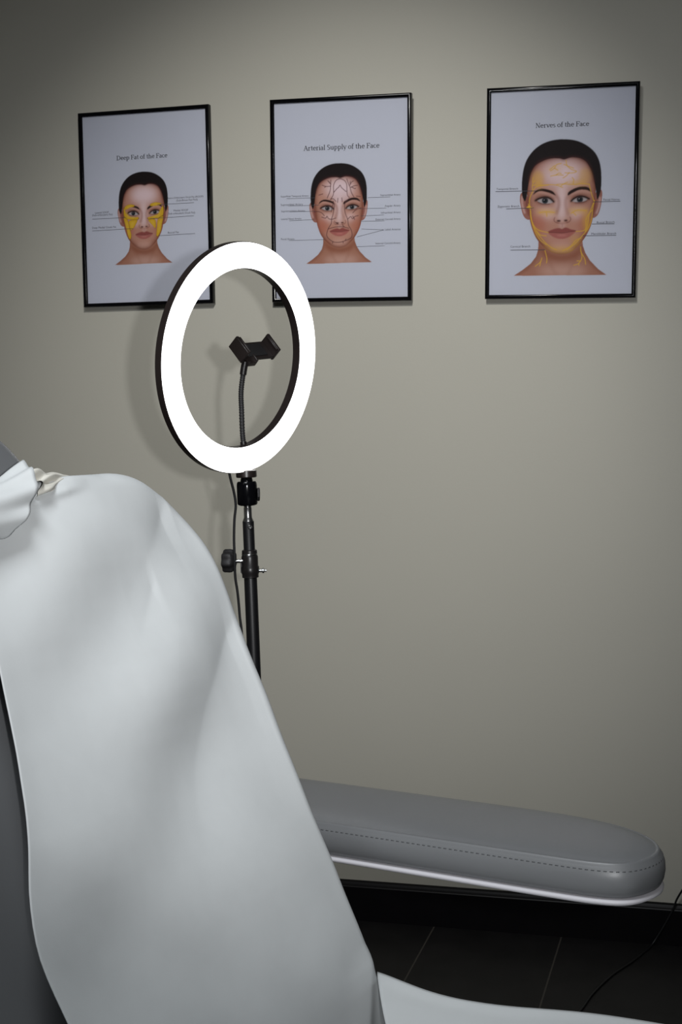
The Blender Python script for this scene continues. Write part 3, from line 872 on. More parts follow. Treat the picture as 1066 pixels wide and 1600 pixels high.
# clamp collar
zc = zt - .0595
bm = bmesh.new()
lathe(bm, [(.0085, 0), (.0102, -.001), (.0104, -.0055), (.0095, -.0062), (.0105, -.0075), (.0112, -.010), (.0112, -.022), (.0122, -.0235), (.0122, -.031), (.0112, -.0335), (.0112, -.0375), (.0088, -.0385)], on_axis(zc), lean, 36)
col = part('clamp_collar', bm, M['black_plastic'])
bm = bmesh.new()
lathe(bm, [(.0103, -.0056), (.0109, -.0058), (.0109, -.0068), (.0103, -.007)], on_axis(zc), lean, 36)
part('collar_rim', bm, M['chrome'], col)
bm = bmesh.new()
mtx = Matrix.Translation(on_axis(zc - .021)) @ Matrix(((rt.x, fw.x, 0, 0), (rt.y, fw.y, 0, 0), (0, 0, 1, 0), (0, 0, 0, 1)))
box(bm, -.0128, -.004, -.003, .008, -.010, .004, mtx)
part('clamp_lug', bm, M['black_plastic'], col)
bevelled(col.children[-1], .0012)
bm = bmesh.new()
lathe(bm, [(.0022, 0), (.0022, .006), (.0034, .0065), (.0034, .0085), (.0018, .0095), (.0018, .012)], on_axis(zc - .0285) + rt * .010, rt, 8)
part('clamp_bolt', bm, M['chrome'], col)
# star knob on its screw
kp = on_axis(zc - .0155) - rt * .0115 - fw * .004
bm = bmesh.new()
lathe(bm, [(.0026, -.002), (.0026, .0085), (.0034, .009), (.0034, .011)], kp, -rt, 16)
part('knob_screw', bm, M['chrome'], col)
bm = bmesh.new()
Xk, Yk, Zk = axes(-rt + fw * 0.22)
rings = []
for r_, h_ in ((.0085, .0085), (.0125, .0095), (.0145, .0115), (.0150, .0150), (.0148, .0220), (.0135, .0240), (.009, .0245)):
    ring = []
    for k in range(72):
        t = 2 * math.pi * k / 72
        rr_ = r_ * (1 + .085 * math.cos(7 * t))
        ring.append(kp + Zk * h_ + (Xk * math.cos(t) + Yk * math.sin(t)) * rr_)
    rings.append(ring)
loops(bm, rings)
part('clamp_knob', bm, M['black_matt'], col)
# lower tube and tripod
zl = zc - .0375
bm = bmesh.new()
lathe(bm, [(.0086, 0), (.0088, -.002), (.0090, -.3), (.0090, -.42)], on_axis(zl), lean, 32)
part('middle_pole', bm, M['pole'])
bm = bmesh.new()
lathe(bm, [(.0092, 0), (.0125, -.002), (.0125, -.03), (.0108, -.033), (.0108, -.50), (.0095, -.505)], on_axis(zl - .40), lean, 32)
part('lower_pole', bm, M['pole'])
hubz = 0.40
bm = bmesh.new()
lathe(bm, [(.011, .025), (.018, .022), (.018, -.02), (.011, -.025)], on_axis(hubz), lean, 24)
part('leg_hub', bm, M['black_plastic'])
bm = bmesh.new()
lathe(bm, [(.011, .02), (.016, .017), (.016, -.015), (.011, -.02)], on_axis(0.13), lean, 24)
part('brace_hub', bm, M['black_plastic'])
for k in range(3):
    t = R(75 + 120 * k)
    d = Vector((math.cos(t), math.sin(t), 0))
    top = on_axis(hubz) + d * .018
    end = Vector((foot.x, foot.y, 0)) + d * .30 + Vector((0, 0, .012))
    bm = bmesh.new(); tube(bm, [top, end], .0065, 12)
    lg = part('leg', bm, M['pole'])
    bm = bmesh.new(); lathe(bm, [(.006, .014), (.0095, .011), (.010, 0), (.006, -.0)], end - Vector((0, 0, .012)), Vector((0, 0, 1)), 16)
    part('rubber_foot', bm, M['black_matt'], lg)
    bm = bmesh.new(); tube(bm, [on_axis(0.13) + d * .015, top.lerp(end, .55)], .004, 8)
    part('brace', bm, M['pole'], lg)

ring = empty('ring_light', tuple(MP))
tag(ring, 'large glowing white ring light with a phone clamp inside, on a black stand', 'ring light')
RI = to_local(ring)
def rpart(name, bm, m, parent=ring, ang=35):
    return part(name, bm, m, parent, RI, ang)
Ro, Ri = .1512, .1165
bm = bmesh.new()
lathe(bm, [(Ro - .002, .0005), (Ro, -.0008), (Ro + .0002, -.004), (Ro, -.0105), (Ro - .004, -.0135), (Ro - .012, -.0150), (Ri + .012, -.0150), (Ri + .004, -.0140), (Ri, -.0120), (Ri - .0002, -.004), (Ri, -.0008), (Ri + .0012, .0002)], RC, RN, 160, closed=True)
hs = rpart('ring_housing', bm, M['brown_black'])
bm = bmesh.new()
w_ = Ro - Ri
prof = [(Ri + .0008 + (w_ - .0016) * s, .0003 + .0022 * (1 - (2 * s - 1) ** 4)) for s in (0, .04, .1, .2, .35, .5, .65, .8, .9, .96, 1)]
prof = prof + [(Ro - .001, -.001), (Ri + .001, -.001)]
lathe(bm, prof, RC, RN, 160, closed=True)
rpart('light_diffuser', bm, M['diffuser'], hs)
# mounting shoe below the ring
bm = bmesh.new()
lathe(bm, [(.0120, .0100), (.0138, .0092), (.0140, .0012), (.0132, 0), (.0035, 0), (.0028, -.004)], on_axis(zt + .0378), lean, 36)
rpart('mounting_shoe', bm, M['brown_black'])
# gooseneck with ferrules
G = [(-0.6262, 1.8285, 1.098), (-0.627, 1.829, 1.1192), (-0.6294, 1.8301, 1.1406), (-0.6307, 1.8323, 1.1718), (-0.6315, 1.8341, 1.1961), (-0.629, 1.8367, 1.22), (-0.6264, 1.8386, 1.2365)]
gp = catmull(G, 40)
bm = bmesh.new()
nG = len(gp)
tube(bm, gp, lambda t: .0034 + .00028 * math.sin(t * nG * 1.25), 14)
gn = rpart('gooseneck', bm, M['black_matt'], ang=60)
bm = bmesh.new(); tube(bm, gp[20:62], .0044, 16); rpart('ferrule', bm, M['black_plastic'], gn)
bm = bmesh.new(); tube(bm, gp[-42:], .0046, 16); rpart('ferrule', bm, M['black_plastic'], gn)
# phone clamp
wv = (rt * .62 + up * .15 + fw * .78).normalized()
hv = (rt * .512 - up * .78 - fw * .356); hv = (hv - wv * hv.dot(wv)).normalized()
fv = wv.cross(hv)
if fv.dot(fw) > 0: fv = -fv
HC = Vector((-0.6429, 1.8364, 1.2612))          # rear top left corner of the plate
pw, ph, pj = .0610, .0290, .0145
HM = Matrix(((wv.x, hv.x, fv.x, HC.x), (wv.y, hv.y, fv.y, HC.y), (wv.z, hv.z, fv.z, HC.z), (0, 0, 0, 1)))
bm = bmesh.new(); box(bm, 0, pw, 0, ph, -.004, .0, HM)
clamp = rpart('phone_clamp', bm, M['brown_black']); bevelled(clamp, .0008)
bm = bmesh.new(); box(bm, .012, pw - .010, .004, ph - .004, .0, .0012, HM)
o = rpart('rubber_pad', bm, M['black_matt'], clamp); bevelled(o, .0005)
for x0, x1 in ((-.0035, .0015), (pw - .0015, pw + .0030)):
    bm = bmesh.new(); box(bm, x0, x1, -.0005, ph + .0005, -.006, pj, HM)
    lip = (x1 if x0 < 0 else x0)
    box(bm, min(lip, lip + (.003 if x0 < 0 else -.003)), max(lip, lip + (.003 if x0 < 0 else -.003)), .001, ph - .001, pj - .003, pj, HM)
    o = rpart('clamp_jaw', bm, M['brown_black'], clamp); bevelled(o, .0008)
bm = bmesh.new()
box(bm, .006, .022, ph - .010, ph + .0065, -.0075, -.0005, HM)
box(bm, .020, .0225, ph - .006, ph + .0060, -.0075, .003, HM)
o = rpart('clamp_hinge', bm, M['brown_black'], clamp); bevelled(o, .0008)
# power lead running down beside the pole
Cp = [(-0.6490, 1.8235, 1.112), (-0.6475, 1.8218, 1.0982), (-0.6452, 1.8211, 1.0836), (-0.6400, 1.8209, 1.0621), (-0.6377, 1.8201, 1.045), (-0.6393, 1.8181, 1.0263), (-0.6391, 1.8140, 1.0023), (-0.6372, 1.8090, 0.9809), (-0.6368, 1.8090, 0.951), (-0.6343, 1.8096, 0.9296), (-0.6321, 1.8097, 0.8997), (-0.6289, 1.8064, 0.8484), (-0.640, 1.80, .70), (-0.655, 1.80, .45), (-0.66, 1.79, .20), (-0.70, 1.78, .05), (-0.78, 1.80, .004), (-0.95, 1.95, .0035), (-1.2, 2.3, .0035), (-1.35, 2.8, .0035)]
bm = bmesh.new(); tube(bm, catmull(Cp, 10), .00185, 10)
rpart('power_lead', bm, M['cable'])

# ------------------------------------------------------------------ treatment chair (x = forward, y = towards the wall)
CA = R(-14.2)
chair = empty('treatment_chair', (0, 0, 0), CA)
CO = Vector((-0.30, 0.89, 0))
cm = Matrix.Rotation(CA, 4, 'Z')
chair.location = cm @ CO
tag(chair, 'grey vinyl treatment chair with a reclined backrest and a long padded armrest', 'treatment chair')
CI = Matrix.Translation(-CO)
def cpart(name, bm, m, parent=chair, smooth=True, ang=None):
    bmesh.ops.transform(bm, matrix=CI, verts=bm.verts)
    o = from_bm(name, bm, m, parent, smooth)
    if ang:
        smooth_angle(o, ang)
    return o
Q0 = Vector((-.599, 0, .595)); QU = Vector((-.407, 0, .914)); QN = Vector((.9135, 0, .4068))
def bp(x, q, n): return Q0 + QU * q + Vector((0, x, 0)) + QN * n
def cushion(outl, depth, r, place, dome=.006, seg=7):
    """rounded slab: outline in the (x, q) plane, front at n = 0, back at -depth"""
    bm = bmesh.new()
    o = np.array(outl)
    rings = []
    def ring(d, n): rings.append([place(p[0], p[1], n) for p in inset(o, d)])
    b_ = inset(o, r)
    c_ = b_.mean(0)
    for f in (.75, .5, .3, .15, .06):
        rings.append([place(c_[0] + (p[0] - c_[0]) * (1 - f), c_[1] + (p[1] - c_[1]) * (1 - f), dome * (1 - (1 - f) ** 3)) for p in b_])
    for k in range(seg + 1):
        t = R(90 - 90 * k / seg)
        ring(r - r * math.cos(t), -r + r * math.sin(t))
    for k in range(1, 5):
        ring(-.0015 * math.sin(math.pi * k / 5), -r - (depth - 2 * r) * k / 5)
    for k in range(seg + 1):
        t = R(90 * k / seg)
        ring(r - r * math.cos(t), -(depth - r) - r * math.sin(t))
    loops(bm, rings)
    return bm
# backrest
LN_, LF_, QT = .575, 1.163, .572
back_o = rrect(LN_, LF_, -.10, QT, .11, 14, radii=(.115, .115, .04, .04))
bm = cushion(back_o, .085, .024, lambda x, q, n: bp(x, q, n - .044), dome=.0)
cpart('backrest', bm, M['vinyl'])
# headrest
head_o = rrect(.715, .995, .47, .655, .05, 14, radii=(.085, .085, .03, .03))
bm = cushion(head_o, .06, .02, lambda x, q, n: bp(x, q, n - .030), dome=.004)
hr = cpart('headrest', bm, M['vinyl'])
bm = bmesh.new()
for nn in (-.05,):
    pts = [bp(p[0], p[1], nn) for p in inset(np.array(head_o), -.0018)]
    tube(bm, pts + [pts[0]], .0028, 8)
cpart('piping', bm, M['thread'], hr)
# seat
seat_o = rrect(-.572, .02, .575, 1.214, .05, 14, radii=(.05, .17, .05, .05))
bm = cushion([(p[0], p[1]) for p in seat_o], .09, .028, lambda x, q, n: Vector((x, q, .630 + n)), dome=.004)
cpart('seat', bm, M['vinyl'])
leg_o = rrect(.035, .62, .60, 1.20, .06, 12)
bm = cushion([(p[0], p[1]) for p in leg_o], .08, .028, lambda x, q, n: Vector((x, q, .622 - (x - .035) * .35 + n)), dome=.004)
cpart('leg_rest', bm, M['vinyl'])
# frame, column, base
bm = bmesh.new()
box(bm, -.60, .0, .66, .70, .495, .538); box(bm, -.60, .0, 1.10, 1.14, .495, .538)
box(bm, -.60, -.56, .66, 1.14, .495, .538); box(bm, -.04, .0, .66, 1.14, .495, .538)
box(bm, -.45, -.15, .70, 1.10, .50, .53)
box(bm, .0, .50, .70, .73, .44, .47, None); box(bm, .0, .50, 1.07, 1.10, .44, .47)
o = cpart('seat_frame', bm, M['frame_steel'], smooth=False); bevelled(o, .004)
bm = bmesh.new()
loops(bm, [[Vector((p[0], p[1], z)) for p in rrect(-.30 - s, -.30 + s, .89 - s * .8, .89 + s * .8, .03)] for z, s in ((.06, .13), (.09, .11), (.25, .095), (.27, .075), (.50, .07))])
o = cpart('column', bm, M['frame_steel'], smooth=False, ang=40)
bm = bmesh.new()
loops(bm, [[Vector((p[0], p[1], z)) for p in rrect(-.30 - s, -.30 + s, .89 - s * .62, .89 + s * .62, .08)] for z, s in ((.0, .34), (.03, .345), (.05, .33), (.062, .28))])
o = cpart('base', bm, M['frame_steel'], smooth=False, ang=40)
# far armrest
def armrest_outline():
    k = [(-.86, 1.209), (-.70, 1.209), (-.56, 1.209), (-.47, 1.209), (-.425, 1.211), (-.398, 1.220), (-.384, 1.240), (-.379, 1.265), (-.385, 1.290), (-.402, 1.313), (-.432, 1.333), (-.475, 1.346), (-.54, 1.352), (-.66, 1.353), (-.80, 1.353), (-.87, 1.352), (-.898, 1.335), (-.905, 1.28), (-.898, 1.225)]
    return [(float(p[0]), float(p[1])) for p in catmull(k, 8, True)]
AO = np.array(armrest_outline())
ZB = .7325
bm = bmesh.new()
rings = []
ZT = .7665
for d, z in ((.030, ZB), (.008, ZB), (.003, ZB + .002), (.0005, ZB + .007), (-.0008, ZB + .014), (-.0004, ZB + .021), (.0012, ZB + .0260), (.0030, ZB + .0290), (.0040, ZB + .0305), (.0046, ZB + .0318), (.0056, ZB + .0328), (.0068, ZB + .0330), (.0075, ZB + .0326), (.0086, ZB + .0330), (.012, ZB + .0345)):
    rings.append([Vector((p[0], p[1], z)) for p in inset(AO, d)])
base_ = inset(AO, .012)
for k_, z in ((.1, ZB + .0358), (.22, ZB + .0368), (.4, ZB + .0376), (.65, ZB + .038), (.93, ZB + .0381)):
    rings.append([Vector((p[0] + (min(max(p[0], -.84), -.45) - p[0]) * k_, p[1] + (1.281 - p[1]) * k_, z)) for p in base_])
loops(bm, rings)
arm = cpart('armrest', bm, M['vinyl'])
# stitches along the welt
bm = bmesh.new()
P_ = inset(AO, .00155)
seg_l = np.linalg.norm(np.roll(P_, -1, 0) - P_, axis=1)
cum = np.concatenate([[0], np.cumsum(seg_l)])
def at_len(s):
    s = s % cum[-1]
    i = np.searchsorted(cum, s, 'right') - 1
    f = (s - cum[i]) / seg_l[i]
    return P_[i] * (1 - f) + P_[(i + 1) % len(P_)] * f
s = 0.0
while s < cum[-1]:
    a_, b_ = at_len(s), at_len(s + .0030)
    tube(bm, [Vector((a_[0], a_[1], ZB + .0262)), Vector((b_[0], b_[1], ZB + .0262))], .00052, 6)
    s += .0056
cpart('stitching', bm, M['thread'], arm)
bm = bmesh.new()
rings = [[Vector((p[0], p[1], z)) for p in inset(AO, d)] for d, z in ((.012, ZB - .0060), (.004, ZB - .0057), (.0012, ZB - .0042), (.0006, ZB - .002), (.0022, ZB - .0004), (.010, ZB))]
loops(bm, rings)
cpart('armrest_base', bm, M['trim_white'], arm)
bm = bmesh.new()
box(bm, -.86, -.80, 1.262, 1.298, .49, .726)
box(bm, -.86, -.80, 1.10, 1.298, .495, .535)
box(bm, -.86, -.56, 1.10, 1.135, .495, .535)
o = cpart('armrest_bracket', bm, M['frame_steel'], arm, smooth=False); bevelled(o, .004)

# ------------------------------------------------------------------ white sheet over the backrest
RR, RHO = .018, .102
FE, TE = 1.173, .579
def drape(x, q):
    """outside the inset rounded shape the sheet turns over the edge and hangs behind"""
    dx, dy = max(0.0, x - (FE - RR - RHO)), max(0.0, q - (TE - RR - RHO))
    h = math.hypot(dx, dy)
    s = max(0.0, h - RHO) if (dx > 0 and dy > 0) else max(0.0, max(dx, dy) - RHO)
    if s <= 0:
        return x, q, 0.0, Vector((0, 0, 1)), 0.0
    if dx > 0 and dy > 0:
        u = (dx / h, dy / h)
    elif dx >= dy:
        u = (1.0, 0.0)
    else:
        u = (0.0, 1.0)
    bx, bq = x - u[0] * s, q - u[1] * s
    a_ = min(s / RR, math.pi / 2)
    out = RR * math.sin(a_)
    dn = -RR * (1 - math.cos(a_)) - max(0, s - RR * math.pi / 2)
    return bx + u[0] * out, bq + u[1] * out, dn, Vector((u[0] * math.sin(a_), u[1] * math.sin(a_), math.cos(a_))), s
def seg_dist(x, q, line):
    """signed distance to a polyline (positive to its left) and position along it 0..1"""
    best = (1e9, 1.0, 0.0)
    n = len(line) - 1
    for i in range(n):
        ax, ay = line[i]; bx, by = line[i + 1]
        vx, vy = bx - ax, by - ay
        L = vx * vx + vy * vy
        t = max(0.0, min(1.0, ((x - ax) * vx + (q - ay) * vy) / L))
        ex, ey = x - ax - t * vx, q - ay - t * vy
        d = math.hypot(ex, ey)
        if d < best[0]:
            best = (d, 1.0 if vx * ey - vy * ex > 0 else -1.0, (i + t) / n)
    return best[0] * best[1], best[2]
# crest lines of the folds: polyline, height, width on the steep side, width on the gentle side, fade at the ends
#GRID0
# height of the folds over the back of the chair in tenths of a millimetre, rows from the seat upwards
HGX, HGQ = (0.755, 1.18), (-0.09, 0.6)
HG = [[0, 0, 0, 0, 0, 0, 0, 0, 0, 0, 0, 0, 0, 0, 0, 0, 0, 0, 0, 0, 0, 0, 0, 0, 0, 0, 0, 0, 0, 0, 0, 0, 0, 0],
      [0, 0, 0, 0, 0, 0, 0, 0, 0, 0, 0, 0, 0, 0, 0, 0, 0, 0, 0, 0, 0, 0, 0, 0, 0, 0, 0, 0, 0, 0, 0, 0, 0, 0],
      [0, 0, 0, 0, 0, 0, 0, 0, 0, 0, 0, 0, 0, 0, 0, 0, 0, 0, 0, 0, 0, 0, 0, 0, 0, 0, 0, 0, 0, 0, 0, 0, 0, 0],
      [0, 0, 0, 0, 0, 0, 0, 0, 0, 0, 0, 0, 0, 0, 0, 0, 0, 0, 0, 0, 0, 0, 0, 0, 0, 0, 0, 0, 0, 0, 0, 0, 0, 0],
      [0, 0, 0, 0, 0, 0, 0, 0, 0, 0, 0, 0, 0, 0, 0, 0, 0, 0, 0, 0, 0, 0, 0, 0, 0, 0, 0, 0, 0, 0, 0, 0, 0, 0],
      [0, 0, 0, 0, 0, 0, 0, 0, 0, 0, 0, 0, 0, 0, 0, 0, 0, 1, 1, 1, 1, 1, 1, 1, 1, 1, 1, 1, 0, 0, 0, 0, 0, 0],
      [0, 0, 0, 0, 0, 0, 0, 0, 0, 0, 0, 0, 0, 1, 1, 1, 1, 1, 1, 1, 1, 1, 1, 2, 2, 2, 1, 1, 1, 1, 1, 1, 0, 0],
      [0, 0, 0, 0, 0, 0, 0, 0, 0, 0, 0, 0, 0, 0, 1, 1, 1, 2, 2, 2, 3, 3, 4, 4, 4, 4, 4, 4, 3, 3, 2, 1, 1, 0],
      [0, 0, 0, -1, -1, -1, -1, -1, -1, -1, -1, -1, -1, -1, 0, 0, 1, 2, 3, 4, 5, 7, 8, 10, 11, 12, 12, 11, 10, 8, 6, 4, 1, 0],
      [0, -1, -1, -2, -3, -3, -4, -4, -5, -5, -5, -5, -5, -4, -3, -2, -1, 0, 2, 5, 8, 11, 15, 18, 21, 23, 24, 23, 20, 17, 12, 7, 2, -2],
      [0, -1, -2, -4, -6, -8, -10, -11, -12, -12, -13, -13, -12, -11, -10, -8, -6, -3, 1, 5, 9, 14, 20, 25, 29, 32, 33, 33, 30, 25, 19, 11, 3, -3],
      [1, -1, -4, -9, -13, -17, -20, -23, -25, -25, -26, -25, -24, -22, -19, -16, -11, -7, -1, 4, 10, 16, 22, 27, 31, 34, 35, 34, 31, 27, 21, 13, 5, -2],
      [4, -1, -7, -16, -24, -31, -37, -40, -43, -43, -43, -41, -38, -34, -29, -23, -16, -9, -2, 5, 12, 18, 23, 27, 29, 30, 30, 29, 26, 23, 18, 13, 7, 1],
      [9, 0, -11, -25, -38, -48, -56, -61, -62, -61, -58, -54, -48, -41, -33, -24, -15, -7, 1, 8, 15, 20, 25, 27, 29, 29, 27, 25, 22, 19, 15, 12, 7, 4],
      [12, 0, -15, -34, -51, -64, -73, -77, -76, -73, -67, -60, -51, -40, -29, -18, -8, 1, 9, 15, 20, 24, 28, 30, 32, 31, 29, 26, 22, 19, 15, 11, 7, 3],
      [11, -3, -19, -41, -59, -73, -80, -82, -80, -74, -66, -56, -45, -33, -21, -9, 2, 10, 16, 20, 23, 26, 29, 32, 34, 34, 32, 28, 23, 18, 13, 9, 5, 3],
      [6, -6, -21, -41, -57, -68, -74, -74, -70, -64, -56, -47, -38, -27, -16, -6, 3, 10, 15, 17, 19, 21, 24, 26, 28, 28, 26, 21, 15, 9, 5, 4, 3, 3],
      [1, -8, -18, -32, -43, -50, -52, -51, -48, -44, -40, -36, -31, -26, -19, -13, -8, -4, -1, 1, 2, 4, 7, 10, 12, 11, 7, 1, -5, -9, -9, -6, 0, 6],
      [-4, -8, -12, -18, -22, -23, -22, -20, -18, -18, -19, -21, -23, -25, -27, -28, -28, -29, -29, -29, -28, -25, -21, -17, -15, -15, -19, -25, -30, -31, -27, -18, -4, 9],
      [-7, -6, -6, -4, -1, 4, 8, 11, 12, 9, 4, -3, -12, -21, -30, -39, -47, -55, -60, -64, -64, -61, -56, -51, -47, -45, -47, -51, -53, -51, -43, -28, -9, 9],
      [-7, -4, -1, 5, 13, 20, 27, 30, 30, 27, 20, 10, -2, -15, -28, -43, -57, -71, -83, -92, -96, -96, -92, -86, -80, -76, -74, -74, -73, -68, -56, -37, -14, 8],
      [-3, 0, 4, 10, 18, 25, 30, 33, 32, 29, 22, 13, 2, -10, -24, -40, -57, -74, -91, -105, -115, -120, -120, -116, -110, -104, -99, -95, -90, -82, -66, -44, -18, 7],
      [2, 4, 6, 9, 12, 17, 20, 21, 20, 18, 14, 8, 0, -9, -20, -33, -47, -63, -79, -96, -111, -123, -130, -131, -128, -123, -116, -110, -103, -92, -74, -50, -21, 7],
      [7, 7, 7, 7, 8, 8, 8, 7, 7, 5, 4, 1, -4, -9, -14, -21, -28, -37, -49, -64, -81, -98, -112, -121, -124, -123, -118, -112, -105, -94, -77, -53, -23, 6],
      [6, 5, 4, 3, 1, -1, -4, -5, -6, -5, -5, -6, -6, -7, -7, -5, -3, -2, -6, -15, -30, -49, -69, -85, -95, -100, -100, -98, -95, -87, -74, -52, -23, 5],
      [3, 2, 0, -2, -4, -8, -12, -15, -16, -16, -15, -14, -12, -8, -2, 6, 17, 27, 33, 32, 23, 7, -13, -33, -49, -60, -68, -73, -77, -76, -68, -51, -24, 5],
      [0, 0, -2, -4, -6, -11, -17, -22, -25, -27, -26, -25, -22, -16, -7, 5, 20, 36, 50, 57, 57, 48, 33, 15, -2, -18, -32, -46, -58, -65, -63, -50, -24, 5],
      [1, 1, 0, -1, -3, -7, -12, -20, -26, -30, -32, -32, -30, -26, -19, -9, 6, 22, 39, 52, 59, 60, 54, 43, 29, 14, -2, -20, -38, -52, -56, -46, -23, 6],
      [3, 3, 3, 2, 0, -3, -7, -13, -18, -22, -24, -26, -28, -29, -28, -24, -16, -5, 9, 23, 35, 42, 45, 44, 38, 30, 17, 1, -17, -32, -40, -36, -19, 4],
      [3, 3, 3, 3, 2, 2, 1, 1, 1, 1, 0, -2, -8, -15, -22, -27, -29, -27, -20, -11, 0, 11, 19, 26, 30, 30, 26, 18, 5, -8, -18, -20, -13, 0],
      [2, 2, 2, 2, 2, 4, 8, 14, 21, 27, 29, 28, 22, 12, 0, -13, -23, -30, -32, -29, -23, -14, -4, 6, 15, 23, 28, 27, 20, 11, 1, -6, -7, -4],
      [0, -1, -1, -1, 0, 3, 7, 15, 26, 36, 44, 47, 46, 40, 29, 16, 2, -9, -17, -21, -21, -17, -10, -1, 9, 17, 23, 24, 20, 13, 4, -2, -5, -5],
      [-1, -1, -2, -1, -1, 1, 4, 10, 19, 30, 41, 51, 59, 62, 59, 51, 40, 29, 19, 12, 8, 7, 9, 11, 15, 16, 15, 10, 3, -5, -10, -11, -8, -4],
      [-1, -1, -2, -2, -2, -3, -2, -1, 4, 12, 25, 42, 59, 74, 82, 83, 79, 71, 63, 56, 51, 46, 41, 36, 29, 19, 6, -9, -23, -31, -32, -25, -12, 0],
      [-1, -1, -2, -3, -4, -7, -9, -12, -13, -7, 7, 27, 51, 73, 89, 98, 101, 98, 94, 90, 85, 79, 70, 59, 43, 23, 0, -23, -41, -50, -47, -33, -13, 5],
      [-1, -2, -2, -4, -6, -9, -13, -18, -23, -20, -9, 10, 34, 58, 77, 90, 96, 99, 99, 98, 95, 89, 80, 67, 49, 27, 2, -22, -40, -48, -43, -29, -9, 9],
      [-1, -2, -2, -4, -6, -9, -14, -19, -26, -26, -19, -5, 13, 33, 50, 62, 70, 75, 78, 80, 80, 76, 70, 59, 45, 28, 9, -9, -22, -28, -25, -15, -1, 11],
      [-1, -1, -2, -3, -5, -8, -11, -16, -23, -25, -22, -15, -4, 8, 20, 30, 38, 43, 48, 51, 53, 52, 49, 43, 35, 26, 16, 6, -1, -5, -4, 0, 6, 11],
      [-1, -1, -1, -2, -3, -5, -8, -12, -17, -20, -20, -17, -13, -6, 1, 7, 13, 18, 23, 27, 29, 30, 29, 27, 24, 21, 18, 15, 12, 10, 9, 9, 9, 8],
      [0, -1, -1, -1, -2, -3, -5, -8, -11, -14, -15, -15, -13, -10, -7, -3, 2, 6, 10, 13, 16, 17, 18, 18, 17, 17, 17, 16, 16, 14, 13, 11, 8, 6]]
#GRID1
HGA = np.array(HG, float) / 10000.0
def fold_height(x, q):
    ny, nx = HGA.shape
    fx = min(max((x - HGX[0]) / (HGX[1] - HGX[0]) * (nx - 1), 0.0), nx - 1.001)
    fy = min(max((q - HGQ[0]) / (HGQ[1] - HGQ[0]) * (ny - 1), 0.0), ny - 1.001)
    ix, iy = int(fx), int(fy)
    tx, ty = fx - ix, fy - iy
    def wts(t):
        return (((-.5 * t + 1) * t - .5) * t, (1.5 * t - 2.5) * t * t + 1, ((-1.5 * t + 2) * t + .5) * t, (.5 * t - .5) * t * t)
    wx, wy = wts(tx), wts(ty)
    r = 0.0
    for j in range(4):
        jj = min(max(iy - 1 + j, 0), ny - 1)
        row = HGA[jj]
        a_ = 0.0
        for i in range(4):
            a_ += wx[i] * row[min(max(ix - 1 + i, 0), nx - 1)]
        r += wy[j] * a_
    return r
CREASES = [([(1.174, .425), (1.130, .392), (1.075, .345), (1.030, .290), (1.000, .240), (.960, .190)], .0050, .020, .050),
           ([(1.125, .545), (1.100, .520), (1.060, .490), (1.010, .455)], .0035, .018, .030),
           ([(1.060, .470), (1.030, .440), (1.000, .415)], .0015, .010, .014)]
def disp(x, q):
    h = fold_height(x, q)
    # sharper creases running over the folds
    for line, ht, ws, wg in CREASES:
        d, t = seg_dist(x, q, line)
        t = max(0.0, min(1.0, (line[0][0] - x) / (line[0][0] - line[-1][0])))
        v = abs(d) / ((wg if d > 0 else ws) * (1 + .6 * t))
        h -= ht * min(1.0, t / .15) * (1 - t) * math.exp(-1.35 * (math.sqrt(v * v + .03) - .173))
    # tucks beside the flap
    for line, ht, wd in (([(.90, .558), (.955, .568), (1.04, .573)], .0040, .0045), ([(.90, .545), (.95, .557), (1.01, .566)], .0035, .0045), ([(.905, .570), (.95, .580), (.985, .582)], .0040, .0040)):
        d, t = seg_dist(x, q, line)
        fade = min(1, t / .15) * min(1, (1 - t) / .3)
        h += ht * max(0, fade) * math.exp(-(d / wd) ** 2)
    h += .0012 * math.sin(x * 23 + q * 9 + 1) * math.sin(q * 17 - x * 7) + .0006 * math.sin(x * 60 + q * 31) * math.sin(q * 44 + 2)
    return h
HEM = [(-.12, .780), (.05, .776), (.161, .774), (.182, .771), (.21, .769), (.234, .771), (.264, .784), (.332, .810), (.389, .825), (.426, .831), (.50, .838), (.70, .845)]
def hem(q): return float(np.mean([np.interp(q + d, [h[0] for h in HEM], [h[1] for h in HEM]) for d in (-.024, -.012, 0, .012, .024)]))
def sheet_grid(nx, ny, fn):
    bm = bmesh.new()
    g = [[bm.verts.new(fn(i / (nx - 1), j / (ny - 1))) for i in range(nx)] for j in range(ny)]
    for j in range(ny - 1):
        for i in range(nx - 1):
            bm.faces.new((g[j][i], g[j][i + 1], g[j + 1][i + 1], g[j + 1][i]))
    return bm
FAR = FE - RR + RR * math.pi / 2 + .11
TOP = TE - RR + RR * math.pi / 2 + .08
def back_sheet(s, t):
    q = -.075 + (TOP + .075) * t
    x0 = hem(q)
    x = x0 + (FAR - x0) * s
    bx, bq, dn, nv, out = drape(x, q)
    h = disp(x, q)
    k = math.exp(-((x - x0) / .012) ** 2)
    h += .0005 * k                                   # the near hem stands off the vinyl
    if out > 0:
        h = h * math.exp(-out / .12)
    # bottom corner turns away below the small tuck
    c = max(0.0, .085 - q)
    if c > 0:
        e_ = x - (1.172 - .85 * c)
        k = min(1.0, c / .02)
        if e_ < 0:
            h += .002 * k * math.exp(-(e_ / .035) ** 2)
        else:
            h += .002 * k * math.exp(-(e_ / .012) ** 2)
        dn -= .0035 * min(1.15, c / .085) * max(0.0, min(1.0, e_ / .03 + .0))
    return cm @ bp(bx + nv.x * h, bq + nv.y * h, dn + nv.z * h)
bm = sheet_grid(260, 330, back_sheet)
sheet = from_bm('back_sheet', bm, M['sheet'], None, True)
tag(sheet, 'white disposable paper sheet draped in soft folds over the reclined chair back', 'sheet')
